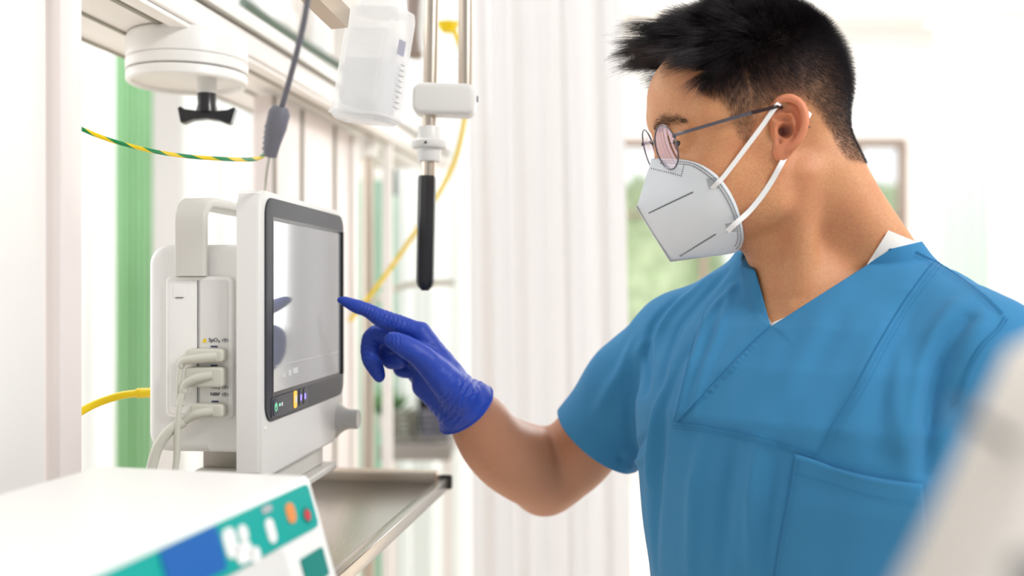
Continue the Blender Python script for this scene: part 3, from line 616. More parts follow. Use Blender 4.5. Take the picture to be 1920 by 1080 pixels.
# dark reading lamp head far back
lm = thing('wall_lamp', P(740, 350, 2.9), 'tiny dark green lamp head in the background left of the black grip', 'lamp')
lathe('lamp_shade', [(0, .05), (.006, .05), (.008, .02), (.034, -.022), (.032, -.022), (0, .018)], mat('dark_green_enamel', srgb(40, 62, 54), .4, vary=.05), lm, Matrix.Translation(P(741, 350, 2.9)), 24)
tube('lamp_arm', smooth_path([P(741, 322, 2.9), P(741, 300, 2.9), P(725, 280, 2.9), P(716, 285, 2.93)]), .004, M['alu'], lm, 8)
# ============================================================ RIGHT FOREGROUND: out of focus white device arm
fa = thing('device_arm', P(1840, 900, .27), 'very blurred cream and white equipment arm in the right foreground', 'equipment arm')
q0 = P(1740, 1330, .23); q1 = P(2110, 790, .30); ax = (q1-q0).normalized(); side = ax.cross(Vector((0, 1, 0))).normalized()
M['armgrey'] = mat('beige_grey_casing', srgb(206, 198, 188), .5, vary=.04)
AM = basis(q0, ax, -side if side.z < 0 else side, Vector((0, -1, 0)))
prism('arm_shell', [(.0, -.040), (.10, -.045), (.14, -.03), (.145, .0), (.135, .028), (.11, .034), (.03, .017), (0, .012)], -.02, .02, M['armgrey'], AM, fa, bev=.008)
prism('beige_cover', [(.02, -.030), (.075, -.032), (.08, -.008), (.02, -.012)], .015, .024, mat('beige_cover', srgb(244, 226, 206), .5, vary=.03), AM, fa, bev=.003)
prism('grey_slot', [(.058, .002), (.098, .006), (.098, .009), (.058, .0055)], .018, .0215, M['seam'], AM, fa)
tube('grey_edge_line', [P(1790, 768, .262), P(1860, 806, .266), P(1960, 868, .272)], .0016, M['stitch'], fa, 10)
box('dark_joint', tuple(P(1912, 1078, .238)), (.009, .012, .010), M['ink'], .003, fa)
prism('dark_slot', [(.02, -.052), (.085, -.056), (.085, -.047), (.02, -.042)], .0, .022, M['stitch'], AM, fa)
# ============================================================ SIGNED DISTANCE SCULPTING (numpy) -> one continuous mesh
class Field:
    def __init__(s, lo, hi, h, frame=None):
        s.lo = np.array(lo, float); s.h = h; s.n = np.ceil((np.array(hi)-s.lo)/h).astype(int)+1
        s.D = np.full(tuple(s.n), .05, np.float32)
        s.ax = [(s.lo[i]+h*np.arange(s.n[i])).astype(np.float32) for i in range(3)]
    def block(s, lo, hi):
        a = np.clip(np.floor((np.array(lo)-s.lo)/s.h).astype(int), 0, s.n-1); b = np.clip(np.ceil((np.array(hi)-s.lo)/s.h).astype(int)+1, 1, s.n)
        sl = tuple(slice(a[i], max(b[i], a[i]+1)) for i in range(3))
        return sl, s.ax[0][sl[0]][:, None, None], s.ax[1][sl[1]][None, :, None], s.ax[2][sl[2]][None, None, :]
    def add(s, prim, k=.006):
        fn, lo, hi = prim; m = k+.012; sl, x, y, z = s.block(np.array(lo)-m, np.array(hi)+m); d = fn(x, y, z).astype(np.float32); D = s.D[sl]
        h = np.clip(.5+.5*(D-d)/k, 0, 1); s.D[sl] = D+(d-D)*h-k*h*(1-h)
    def cut(s, prim, k=.004):
        fn, lo, hi = prim; m = k+.012; sl, x, y, z = s.block(np.array(lo)-m, np.array(hi)+m); d = -fn(x, y, z).astype(np.float32); D = s.D[sl]
        h = np.clip(.5-.5*(D-d)/k, 0, 1); s.D[sl] = D+(d-D)*h+k*h*(1-h)
    def mesh(s, smooth=2):
        D = s.D; S = D < 0; nx, ny, nz = D.shape
        c = S[:-1, :-1, :-1].astype(np.int8)
        for i in (0, 1):
            for j in (0, 1):
                for k in (0, 1):
                    if i+j+k: c = c+S[i:nx-1+i, j:ny-1+j, k:nz-1+k]
        act = np.argwhere((c > 0) & (c < 8)); idx = -np.ones((nx-1, ny-1, nz-1), np.int32); idx[tuple(act.T)] = np.arange(len(act))
        acc = np.zeros((len(act), 3)); cnt = np.zeros(len(act)); cor = [(i, j, k) for i in (0, 1) for j in (0, 1) for k in (0, 1)]
        V = {q: D[act[:, 0]+q[0], act[:, 1]+q[1], act[:, 2]+q[2]].astype(float) for q in cor}
        for q in cor:
            for a in range(3):
                if q[a]: continue
                q2 = list(q); q2[a] = 1; q2 = tuple(q2); A, B = V[q], V[q2]; m = (A < 0) != (B < 0)
                t = np.where(m, A/np.where(m, A-B, 1), 0); p = np.tile(np.array(q, float), (len(act), 1)); p[:, a] = t
                acc += p*m[:, None]; cnt += m
        verts = s.lo+(act+acc/cnt[:, None])*s.h; faces = []
        for a in range(3):
            b, c2 = (a+1) % 3, (a+2) % 3
            sl0 = [slice(None)]*3; sl1 = [slice(None)]*3; sl0[a] = slice(0, -1); sl1[a] = slice(1, None)
            A = S[tuple(sl0)]; Bq = S[tuple(sl1)]; e = np.argwhere(A != Bq)
            e = e[(e[:, b] > 0) & (e[:, c2] > 0) & (e[:, b] < D.shape[b]-1) & (e[:, c2] < D.shape[c2]-1)]
            fl = A[tuple(e.T)]
            def g(db, dc):
                q = e.copy(); q[:, b] += db; q[:, c2] += dc; return idx[tuple(q.T)]
            f = np.stack([g(-1, -1), g(0, -1), g(0, 0), g(-1, 0)], 1); f[~fl] = f[~fl][:, ::-1]; faces.append(f)
        faces = np.concatenate(faces)
        for _ in range(smooth): verts = lap(verts, faces, .5)
        return verts, faces
def lap(v, f, w_):
    acc = np.zeros_like(v); cnt = np.zeros(len(v))
    for i in range(4):
        for j in ((i+1) % 4, (i-1) % 4):
            for c in range(3): acc[:, c] += np.bincount(f[:, i], v[f[:, j], c], len(v))
            cnt += np.bincount(f[:, i], minlength=len(v))
    return v+(acc/np.maximum(cnt, 1)[:, None]-v)*w_
def np3(a): return np.array(a, float)
def ell(c, r, Rm=None):
    c = np3(c); r = np3(r) if np.ndim(r) else np.array([r]*3, float)
    def fn(x, y, z):
        x, y, z = x-c[0], y-c[1], z-c[2]
        if Rm is not None: x, y, z = (x*Rm[0][0]+y*Rm[0][1]+z*Rm[0][2], x*Rm[1][0]+y*Rm[1][1]+z*Rm[1][2], x*Rm[2][0]+y*Rm[2][1]+z*Rm[2][2])
        a = np.sqrt((x/r[0])**2+(y/r[1])**2+(z/r[2])**2); b = np.sqrt((x/r[0]**2)**2+(y/r[1]**2)**2+(z/r[2]**2)**2)+1e-9
        return a*(a-1)/b
    m = r if Rm is None else np.array([r.max()]*3)
    return fn, c-m, c+m
def cap(a, b, ra, rb=None, sq=None):
    """tapered capsule; sq=(axis vector, factor) flattens it along an axis"""
    a = np3(a); b = np3(b); rb = ra if rb is None else rb; ba = b-a; L2 = max(ba@ba, 1e-12)
    def fn(x, y, z):
        x, y, z = x-a[0], y-a[1], z-a[2]; t = np.clip((x*ba[0]+y*ba[1]+z*ba[2])/L2, 0, 1)
        x, y, z = x-t*ba[0], y-t*ba[1], z-t*ba[2]
        if sq is not None:
            n_, f_ = np3(sq[0]), sq[1]; n_ = n_/np.linalg.norm(n_); q = (x*n_[0]+y*n_[1]+z*n_[2])*(1/f_-1)
            x, y, z = x+q*n_[0], y+q*n_[1], z+q*n_[2]
        return np.sqrt(x*x+y*y+z*z)-(ra+(rb-ra)*t)
    m = max(ra, rb); return fn, np.minimum(a, b)-m, np.maximum(a, b)+m
def swp(pts, rs, n=6, sq=None):
    """one smooth tapering limb along a spline"""
    P4 = [Vector((*p, r)) if len(p) == 3 else Vector(p) for p, r in zip([tuple(map(float, p)) for p in pts], rs)]
    q = []
    for i in range(len(P4)-1):
        p0, p1, p2, p3 = P4[max(i-1, 0)], P4[i], P4[i+1], P4[min(i+2, len(P4)-1)]
        for k in range(n):
            t = k/n; q.append(.5*((2*p1)+(p2-p0)*t+(2*p0-5*p1+4*p2-p3)*t*t+(3*p1-p0-3*p2+p3)*t**3))
    q.append(P4[-1]); q = np.array([list(v) for v in q]); prs = [cap(a[:3], b[:3], a[3], b[3], sq)[0] for a, b in zip(q, q[1:])]; m = q[:, 3].max()
    def fn(x, y, z):
        d = prs[0](x, y, z)
        for p in prs[1:]: d = np.minimum(d, p(x, y, z))
        return d
    return fn, q[:, :3].min(0)-m, q[:, :3].max(0)+m
def chain(F, pts, rs, k, sq=None):
    for i in range(len(pts)-1): F.add(cap(pts[i], pts[i+1], rs[i], rs[i+1], sq), k)
def np_mesh(name, v, f, m, parent=None, attrs=None, smooth=True):
    me = bpy.data.meshes.new(name); f = np.asarray(f); me.vertices.add(len(v)); me.vertices.foreach_set('co', np.asarray(v, np.float32).ravel())
    k = f.shape[1]; me.loops.add(f.size); me.loops.foreach_set('vertex_index', f.astype(np.int32).ravel())
    me.polygons.add(len(f)); me.polygons.foreach_set('loop_start', np.arange(0, f.size, k, dtype=np.int32)); me.polygons.foreach_set('loop_total', np.full(len(f), k, np.int32))
    me.polygons.foreach_set('use_smooth', np.full(len(f), smooth)); me.update(calc_edges=True)
    for an, av in (attrs or {}).items():
        at = me.attributes.new(an, 'FLOAT', 'POINT'); at.data.foreach_set('value', np.asarray(av, np.float32))
    return link(name, me, m, parent)
def vnormals(v, f):
    n = np.zeros_like(v); a = v[f[:, 2]]-v[f[:, 0]]; b = v[f[:, 3]]-v[f[:, 1]]; fn = np.cross(a, b)
    for i in range(4):
        for c in range(3): n[:, c] += np.bincount(f[:, i], fn[:, c], len(v))
    return n/(np.linalg.norm(n, axis=1)[:, None]+1e-12)
def proj(v):
    v = np.asarray(v); return 960+v[:, 0]/v[:, 1]*FPX, 540-(v[:, 2]-CZ)/v[:, 1]*FPX
def inpoly(x, y, poly):
    r = np.zeros(len(x), bool); n = len(poly)
    for i in range(n):
        x0, y0 = poly[i]; x1, y1 = poly[(i+1) % n]
        c = ((y0 > y) != (y1 > y)) & (x < (x1-x0)*(y-y0)/((y1-y0) if y1 != y0 else 1e-9)+x0); r ^= c
    return r
def polydist(x, y, pl):
    """distance to an open polyline and signed side"""
    best = np.full(len(x), 1e9); side = np.zeros(len(x)); tt = np.zeros(len(x)); acc = 0
    for (x0, y0), (x1, y1) in zip(pl, pl[1:]):
        dx, dy = x1-x0, y1-y0; L2 = dx*dx+dy*dy; t = np.clip(((x-x0)*dx+(y-y0)*dy)/L2, 0, 1); d = np.hypot(x-x0-t*dx, y-y0-t*dy)
        m = d < best; best[m] = d[m]; side[m] = np.sign(dx*(y-y0)-dy*(x-x0))[m]; tt[m] = (acc+t*L2**.5)[m]; acc += L2**.5
    return best, side, tt/acc

# ------------------------------------------------------------ frames of the figure
def hframe(yaw, pitch, roll):
    y, p, r = R(yaw), R(pitch), R(roll)
    F = np.array([-math.cos(y)*math.cos(p), -math.sin(y)*math.cos(p), -math.sin(p)]); L = np.array([math.sin(y), -math.cos(y), 0.]); U = np.cross(F, L)
    return np.array([F, L*math.cos(r)+U*math.sin(r), U*math.cos(r)-L*math.sin(r)])
HA = hframe(1, 10, -4.5); HO = np.array([.257, 1.045, 1.574]); HS = 1.03       # head: forward, left, up
def h2w(p): return HO+HS*(np.asarray(p, float)@HA)
def w2h(p): return ((np.asarray(p, float)-HO)@HA.T)/HS
TL = np.array([.68, -.733, 0]); TL /= np.linalg.norm(TL); TF = np.array([TL[1], -TL[0], 0]); TO = np.array([.322, 1.065, 0])
TA = np.array([TL, TF, [0, 0, 1.]])                                              # torso: left, forward, up
def t2w(p): return TO+np.asarray(p, float)@TA
def w2t(p): return (np.asarray(p, float)-TO)@TA.T
def pl_h(px, py, Lv):
    """point of the view ray lying at sideways distance Lv in head space"""
    d = np.array([(px-960)/FPX, 1, (540-py)/FPX]); o = np.array([0, 0, CZ]); t = (Lv*HS-(o-HO)@HA[1])/(d@HA[1]); return w2h(o+t*d)
man = thing('person', tuple(t2w((0, 0, 0))), 'person in blue scrubs, white mask and round glasses pointing a gloved finger at the monitor', 'person')

# ------------------------------------------------------------ head, neck and upper chest
hd = Field((-.135, -.125, -.30), (.150, .125, .145), .0016)
S2 = lambda f: (f(1), f(-1))
hd.add(ell((-.010, 0, .052), (.083, .073, .081)), .01)
hd.add(ell((-.027, 0, .030), (.064, .070, .062)), .02)
hd.add(ell((.034, 0, .048), (.066, .062, .062)), .02)          # forehead
hd.add(ell((.060, 0, .052), (.039, .052, .040)), .02)
hd.add(ell((.040, 0, -.020), (.052, .056, .075)), .02)         # face mass
hd.add(cap((.088, -.012, .036), (.088, .012, .036), .013), .014)
hd.add(cap((.050, 0, -.078), (.073, 0, -.080), .022, .019), .02)
for s in (1, -1):
    hd.add(cap((.088, s*.012, .036), (.070, s*.045, .034), .0125, .010), .012)     # brow
    hd.add(ell((.052, s*.042, -.012), (.026, .022, .026)), .014)                   # cheek bone
    hd.add(ell((.050, s*.034, -.048), (.034, .028, .036)), .016)
    hd.add(cap((.002, s*.060, -.012), (.006, s*.052, -.062), .013, .0135), .02)    # ramus
    hd.add(cap((.006, s*.052, -.062), (.064, s*.020, -.083), .0135, .014), .016)   # jaw
    hd.add(ell((.020, s*.048, -.040), (.034, .020, .040)), .016)
    hd.add(ell((.038, s*.058, .030), (.030, .014, .034)), .014)                    # temple
    hd.cut(ell((.098, s*.033, .014), (.020, .018, .012)), .010)                    # eye socket
    hd.add(ell((.0765, s*.033, .0155), .0145), .004)                                # lids over the ball
    hd.add(cap((.0845, s*.016, .0265), (.077, s*.050, .0250), .0035, .003), .006)
# nose
hd.add(cap((.094, 0, .034), (.0945, 0, .012), .0095, .0085), .008); hd.add(cap((.090, 0, .010), (.092, 0, -.014), .0105, .0125), .008); hd.add(cap((.096, 0, .018), (.100, 0, -.006), .0058, .0062), .006); hd.add(cap((.100, 0, -.006), (.1035, 0, -.022), .0062, .0085), .006)
for s in (1, -1): hd.add(ell((.095, s*.010, -.027), (.011, .007, .008)), .006)
hd.add(ell((.094, 0, -.053), (.014, .024, .013)), .012); hd.add(cap((.100, -.018, -.052), (.100, .018, -.052), .005), .006); hd.add(cap((.098, -.015, -.062), (.098, .015, -.062), .0055), .006)
for s in (1, -1):
    hd.cut(ell((.0905, s*.0325, .0108), (.0095, .0102, .0026), None), .0012)              # eye slit, looking down
# neck, as seen in the photograph, with its muscles
def hp_(px, py, Y): return w2h(np.array(P(px, py, Y)))
nb0 = np.array([-.034, .0, -.018]); nb1 = w2h(t2w((.0, -.045, 1.46))); nb2 = w2h(t2w((0, -.035, 1.40)))
hd.add(cap(nb0, nb1, .056, .060), .02); hd.add(cap((-.004, 0, -.055), w2h(t2w((0, .004, 1.415))), .043, .050), .022)
hd.add(cap(nb1, nb2, .060, .075), .03)
hd.add(cap(w2h(t2w((0, .004, 1.40))), w2h(t2w((0, .012, 1.345))), .060, .082), .03)
for s in (1, -1):
    hd.add(cap((-.022, s*.056, -.040), w2h(t2w((s*.018, .052, 1.405))), .014, .010), .014)    # sternomastoid
    hd.add(cap((-.055, s*.030, -.045), w2h(t2w((s*.088, -.03, 1.425+(.004 if s > 0 else 0)))), .032, .028), .03)      # trapezius
    hd.add(cap(w2h(t2w((s*.02, .058, 1.392))), w2h(t2w((s*.12, .02, 1.41))), .009, .009), .014)  # collar bone
hd.cut(ell(w2h(t2w((0, .088, 1.405))), (.013, .013, .013)), .012)
vh, fh = hd.mesh(3); nH = vnormals(vh, fh)

# ------------------------------------------------------------ ears, finer grid, in ear-plane coordinates (x forward, y up, z outwards)
def build_ear():
    E = Field((-.032, -.040, -.022), (.030, .040, .020), .0007)
    q = lambda px, py, z=0.: np.array([-(px-1474)*.000515, -(py-250)*.000515, z])
    out = [(1446, 226), (1447, 211), (1456, 199), (1468, 193), (1482, 193), (1495, 200), (1504, 212), (1509, 228), (1509, 246), (1504, 262), (1496, 275), (1486, 286)]
    ho = [.000, .003, .005, .006, .0065, .007, .0075, .008, .008, .007, .006, .004]
    op = [q(a, b, h) for (a, b), h in zip(out, ho)]
    # base plate
    E.add(ell(q(1478, 244, .000), (.0165, .026, .0035)), .004)
    E.add(ell(q(1473, 226, -.001), (.0150, .016, .0035)), .004)
    sp = lambda pts, n=5: [np.array(p) for p in smooth_path([Vector(p) for p in pts], n)]
    ops = sp(op); chain(E, ops, list(np.interp(np.linspace(0, 1, len(ops)), [0, .1, .35, .6, 1], [.0026, .0036, .0038, .0034, .0033])), .0012)
    E.add(cap(q(1446, 226, 0), q(1456, 240, -.002), .0028, .002), .003)             # crus of the helix
    chain(E, [q(1456, 240, -.002), q(1466, 238, -.003)], [.002, .0014], .003)
    # antihelix
    an = [(1470, 216), (1481, 222), (1489, 234), (1491, 248), (1486, 259), (1478, 265)]
    an_ = sp([q(a, b, .0025) for a, b in an]); chain(E, an_, list(np.interp(np.linspace(0, 1, len(an_)), [0, .5, 1], [.0020, .0034, .0024])), .0022)
    E.add(cap(q(1489, 262, 0), q(1478, 278, 0), .0050, .0055, sq=((0, 0, 1), .7)), .005)
    # lobe
    E.add(ell(q(1470, 289, .000), (.0078, .0095, .0038)), .006); E.add(ell(q(1464, 296, -.001), (.0050, .0065, .003)), .005)
    E.add(cap(q(1458, 270, -.004), q(1460, 296, -.005), .004, .003), .004)
    # tragus and antitragus
    E.add(cap(q(1458, 250, .0005), q(1460, 260, .001), .0030, .0028), .003); E.add(ell(q(1473, 270, .002), (.0035, .0028, .003)), .003)
    # hollows
    E.cut(ell(q(1474, 251, .0040), (.0084, .0092, .0080)), .002); E.cut(ell(q(1465, 265, .0035), (.0034, .0068, .0065)), .002)
    E.cut(ell(q(1468, 231, .0050), (.0088, .0040, .0072)), .0015)
    E.cut(cap(q(1466, 208, .0055), q(1489, 212, .0060), .0034, .0030), .0015); E.cut(cap(q(1489, 212, .0065), q(1499, 236, .0060), .0030, .0024), .0015); E.cut(cap(q(1499, 236, .0060), q(1493, 262, .005), .0024, .0014), .0015); E.cut(ell(q(1474, 214, .0062), (.0060, .0034, .0040)), .0015)
    # root joining the head
    E.add(cap(q(1462, 226, -.008), q(1466, 262, -.008), .009, .009), .005); E.add(cap(q(1458, 214, -.006), q(1458, 280, -.006), .004, .004), .004)
    E.cut(ell(q(1473, 252, .002), (.0062, .0068, .0065)), .002); E.cut(cap(q(1469, 252, 0), q(1463, 254, -.006), .0032), .002)
    return E.mesh(2)
ev, ef = build_ear()
# ear plane in world for the left ear: x along image-left, y up; rear edge flared towards the viewer
eo = h2w((-.0075, .0735, .0045)); fl_ = R(17)
ex = np.array([-math.cos(fl_), math.sin(fl_)*1.0, 0]); ey = np.array([0.05, 0.0, 1.0]); ey /= np.linalg.norm(ey); ex -= ex@ey*ey; ex /= np.linalg.norm(ex); ez = np.cross(ey, ex)*1.0
if ez[1] > 0: ez = -ez
ewl = eo+ev@np.array([ex, ey, ez]); eh = w2h(ewl)
ewr = h2w(eh*np.array([1, -1, 1]))
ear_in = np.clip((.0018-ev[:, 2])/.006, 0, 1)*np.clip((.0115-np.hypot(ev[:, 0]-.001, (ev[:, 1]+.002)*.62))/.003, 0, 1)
ear_red = np.ones(len(ev))

# ------------------------------------------------------------ torso and arms (bare body under the clothes)
TZ = [.84, .95, 1.05, 1.14, 1.22, 1.29, 1.34, 1.38, 1.415, 1.45]
TAa = [.170, .156, .158, .167, .179, .187, .180, .152, .108, .07]
TBb = [.122, .112, .114, .120, .124, .122, .108, .090, .070, .055]
TFc = [.0, .004, .006, .008, .008, .004, -.004, -.012, -.022, -.034]
def torso(gl, gf):
    def fn(x, y, z):
        a = np.interp(z, TZ, TAa)+gl; b = np.interp(z, TZ, TBb)+gf; c = np.interp(z, TZ, TFc); zz = z*0+z
        q = (np.abs(x/a)**2.3+np.abs((y-c)/b)**2.3)**(1/2.3); d = (q-1)*np.minimum(a, b)*.9
        return np.maximum(d, np.maximum(.84-z, z-(1.455)))
    return fn, (-.23, -.17, .83), (.23, .17, 1.47)
SHR, ELR, WRR = np.array([-.176, -.004, 1.352]), w2t(np.array(P(1022, 872, 1.30))), w2t(np.array(P(878, 765, 1.14)))
SHL, ELL_, WRL = np.array([.176, -.004, 1.352]), np.array([.235, -.02, 1.09]), np.array([.20, .17, .98])
bd = Field((-.44, -.19, .84), (.32, .30, 1.47), .003)
bd.add(torso(-.008, -.010), .01)
bd.add(cap((-.06, -.01, 1.40), (-.17, -.006, 1.352), .034, .052), .04); bd.add(cap((.055, -.02, 1.400), (.17, -.006, 1.345), .032, .050), .03)
def arm(Fd, S, E_, W, k=.02, side=None):
    S, E_, W = map(np3, (S, E_, W)); d1 = (E_-S); d2 = (W-E_)
    Fd.add(cap(S, S+d1*.55, .050, .046), .03); Fd.add(cap(S+d1*.45, E_, .047, .038), .02)
    g = side or 1.0
    Fd.add(cap(E_, E_+d2*.28, .041*g, .043*g), .012); Fd.add(cap(E_+d2*.28, E_+d2*.62, .043*g, .034*g), .02); Fd.add(cap(E_+d2*.62, E_+d2*.92, .034*g, .0265), .015); Fd.add(cap(E_+d2*.92, W, .0255, .018), .01)

ups = [(1275, 655, 1.20, .050), (1190, 735, 1.235, .049), (1118, 808, 1.265, .047), (1080, 850, 1.285, .049), (1047, 874, 1.30, .051)]
wp_ = lambda L_: [w2t(np.array(P(*a[:3]))) for a in L_]
bd.add(swp(wp_(ups), [a[3] for a in ups], 4), .012)
fa_ = [(1026, 882, 1.30, .0525), (1000, 874, 1.285, .0525), (957, 855, 1.25, .0470), (924, 829, 1.215, .0410), (898, 791, 1.19, .0355), (876, 765, 1.17, .0265)]
bd.add(swp(wp_(fa_), [a[3] for a in fa_], 4), .007)
bd.add(cap(w2t(np.array(P(876, 765, 1.17))), w2t(np.array(P(850, 735, 1.155))), .022, .013), .01); arm(bd, SHL, ELL_, WRL)
dW = (WRR-ELR)/np.linalg.norm(WRR-ELR)
dU = (ELR-SHR)/np.linalg.norm(ELR-SHR)
bd.add(ell(w2t(np.array(P(1020, 905, 1.315))), (.044, .044, .044)), .012)
vb, fb = bd.mesh(6); fb = fb[:, ::-1]

# join head, ears and trunk as the one body mesh
hw_, ew_ = h2w(vh), ewl
px_, py_ = proj(hw_); mir = h2w(vh*np.array([1, -1, 1])); pxm, pym = proj(mir)
lefts = vh[:, 1] >= 0
PX = np.where(lefts, px_, pxm); PY = np.where(lefts, py_, pym)
hairline = [(1240, -40), (1262, 92), (1285, 94), (1306, 100), (1318, 118), (1314, 150), (1312, 168), (1328, 178), (1346, 186), (1362, 200), (1372, 228), (1382, 252), (1396, 270), (1408, 276), (1414, 262), (1416, 232), (1426, 210), (1440, 196), (1455, 184), (1475, 178), (1497, 182), (1518, 196), (1538, 220), (1556, 250), (1572, 280), (1588, 300), (1640, 310), (1700, 100), (1600, -80), (1240, -80)]
pd, _, _ = polydist(PX, PY, hairline+[hairline[0]]); inh = inpoly(PX, PY, hairline) & (vh[:, 2] > -.075) & ~((vh[:, 0] > .02) & (vh[:, 2] < .0) & (np.abs(vh[:, 1]) < .05))
sd_ = np.where(inh, pd, -pd)
fade = np.clip((vh[:, 2]-.024)/.060, 0, 1); bk = np.clip((-vh[:, 0]-.02)/.06, 0, 1)*np.clip((vh[:, 2]+.05)/.06, 0, 1); fade = np.maximum(fade, bk*.8)
scalp = np.clip(sd_/18+.15, 0, 1)*(vh[:, 2] > -.08)*(.40+.60*fade)
# stubble on jaw and cheek, brow tint
stub = np.clip(np.exp(-((PX-1425)/50)**2-((PY-400)/60)**2)+.6*np.exp(-((PX-1430)/30)**2-((PY-325)/35)**2), 0, 1)*.55
Vall = np.concatenate([hw_, ewl, ewr, t2w(vb)]); o1 = len(vh); o2 = o1+len(ev); o3 = o2+len(ev)
Fall = np.concatenate([fh, (ef+o1)[:, ::-1], ef+o2, fb+o3])
z_ = lambda a, b, c, d: np.concatenate([a, b, c, d])
ZE, ZB = np.zeros(len(ev)), np.zeros(len(vb))
arm_shade = np.clip((.24-Vall[:, 0])/.12, 0, 1)*(np.arange(len(Vall)) >= o3)*.75  # shade of the backlit forearm, painted into the skin as a browner tint
body_o = np_mesh('body', Vall, Fall, M['skin'], man, attrs={'armshade': arm_shade, 'scalp': z_(scalp*.95, ZE, ZE, ZB), 'stubble': z_(stub, ZE, ZE, ZB), 'ear': z_(np.zeros(len(vh)), ear_red*.5, ear_red*.5, ZB), 'canal': z_(np.clip(1.3-np.linalg.norm(hw_-(eo+np.array([0, .004, -.001])), axis=1)/.010, 0, 1)+np.clip(1.3-np.linalg.norm(hw_-h2w(w2h(eo)*np.array([1, -1, 1])), axis=1)/.010, 0, 1), ear_in*.95, ear_in*.95, ZB)})
body_o['label'] = 'bare light tan head, neck and pointing right forearm'
attr_mix(M['skin'], 'armshade', srgb(178, 126, 100)); attr_mix(M['skin'], 'ear', srgb(226, 134, 104)); attr_mix(M['skin'], 'canal', srgb(112, 56, 46)); attr_mix(M['skin'], 'scalp', srgb(58, 46, 46))
nt = M['skin'].node_tree; n = nt.nodes['Principled BSDF']        # stubble dots
vo = nt.nodes.new('ShaderNodeTexVoronoi'); vo.inputs['Scale'].default_value = 520; tc = nt.nodes.new('ShaderNodeTexCoord'); nt.links.new(tc.outputs['Object'], vo.inputs['Vector'])
lt_ = nt.nodes.new('ShaderNodeMath'); lt_.operation = 'LESS_THAN'; lt_.inputs[1].default_value = .22; nt.links.new(vo.outputs['Distance'], lt_.inputs[0])
at_ = nt.nodes.new('ShaderNodeAttribute'); at_.attribute_name = 'stubble'; mu_ = nt.nodes.new('ShaderNodeMath'); mu_.operation = 'MULTIPLY'; nt.links.new(lt_.outputs[0], mu_.inputs[0]); nt.links.new(at_.outputs['Fac'], mu_.inputs[1])
mx = nt.nodes.new('ShaderNodeMix'); mx.data_type = 'RGBA'; nt.links.new(n.inputs['Base Color'].links[0].from_socket, mx.inputs[6]); mx.inputs[7].default_value = srgb(80, 56, 48); nt.links.new(mu_.outputs[0], mx.inputs[0]); nt.links.new(mx.outputs[2], n.inputs['Base Color'])
headtree = BVHTree.FromPolygons([tuple(p) for p in hw_], [tuple(q) for q in fh.tolist()])
bodytree = BVHTree.FromPolygons([tuple(p) for p in Vall], [tuple(q) for q in Fall.tolist()])
def ray_on(tree, px, py, off=0., cands=None):
    d = Vector(((px-960)/FPX, 1, (540-py)/FPX)).normalized(); h, nn_, i_, di = tree.ray_cast(Vector((0, 0, CZ)), d)
    if h is None: return None, None
    if nn_.dot(d) > 0: nn_ = -nn_
    return h+nn_*off, nn_
# eyes
for s in (1, -1):
    bm = bmesh.new(); bmesh.ops.create_uvsphere(bm, u_segments=32, v_segments=20, radius=.0119*HS); c = h2w((.0758, s*.0325, .0150)); xf(bm, Matrix.Translation(c)); e_ = obj('eye', bm, M['eyewhite'], man)
    bm = bmesh.new(); bmesh.ops.create_uvsphere(bm, u_segments=24, v_segments=12, radius=.0062*HS); g_dir = np.array([.90, 0, -.43]); c2 = h2w(np.array((.0763, s*.033, .0150))+g_dir*.0082); xf(bm, Matrix.Translation(c2)); obj('iris', bm, M['iris'], e_)

# ------------------------------------------------------------ hair: real strands on the scalp
def strands(name, roots, dirs, lens_, bend, wid, m, parent, seg=4, taper=.25):
    n = len(roots); d = dirs/np.linalg.norm(dirs, axis=1)[:, None]; b = np.cross(d, np.tile([.3, .9, .3], (n, 1))); b /= np.linalg.norm(b, axis=1)[:, None]; c = np.cross(d, b)
    V = np.zeros((n, seg+1, 3, 3)); 
    for i in range(seg+1):
        t = i/seg; p = roots+d*(lens_*t)[:, None]+bend*(lens_*t*t)[:, None]; r = wid*(1-(1-taper)*t)
        for k in range(3):
            a = 2*math.pi*k/3; V[:, i, k] = p+(b*math.cos(a)+c*math.sin(a))*(r[:, None] if np.ndim(r) else r)
    base = (np.arange(n)*(seg+1)*3)[:, None, None]; F_ = []
    for i in range(seg):
        for k in range(3): F_.append([i*3+k, i*3+(k+1) % 3, (i+1)*3+(k+1) % 3, (i+1)*3+k])
    return V.reshape(-1, 3), (base+np.array(F_)[None]).reshape(-1, 4)
fc = vh[fh].mean(1); ar = np.linalg.norm(np.cross(vh[fh[:, 2]]-vh[fh[:, 0]], vh[fh[:, 3]]-vh[fh[:, 1]]), axis=1)
fsd = sd_[fh].mean(1); pr = ar*np.clip(fsd/10+.35, 0, 1)*(fsd > -4); fdf = fade[fh].mean(1); pr *= .36+.64*fdf; pr /= pr.sum()
NH = 78000
pick = RNG.choice(len(fh), NH, p=pr); uv = RNG.random((NH, 2)); q4 = vh[fh[pick]]
rt = (q4[:, 0]*(1-uv[:, :1])+q4[:, 1]*uv[:, :1])*(1-uv[:, 1:])+(q4[:, 3]*(1-uv[:, :1])+q4[:, 2]*uv[:, :1])*uv[:, 1:]
nr = nH[fh[pick]].mean(1); nr /= np.linalg.norm(nr, axis=1)[:, None]; fs = fsd[pick]
f_, l_, u_ = rt[:, 0], np.abs(rt[:, 1]), rt[:, 2]; sg = np.sign(rt[:, 1])
top = np.clip((u_-.068-.012*np.clip((-f_)/.05, -1, 1))/.030, 0, 1)           # 1 on the crown and top
top *= np.clip((f_+.085)/.03, 0, 1)*.6+.4
front = np.clip((f_+.02)/.08, 0, 1); back = np.clip((-f_-.035)/.04, 0, 1)
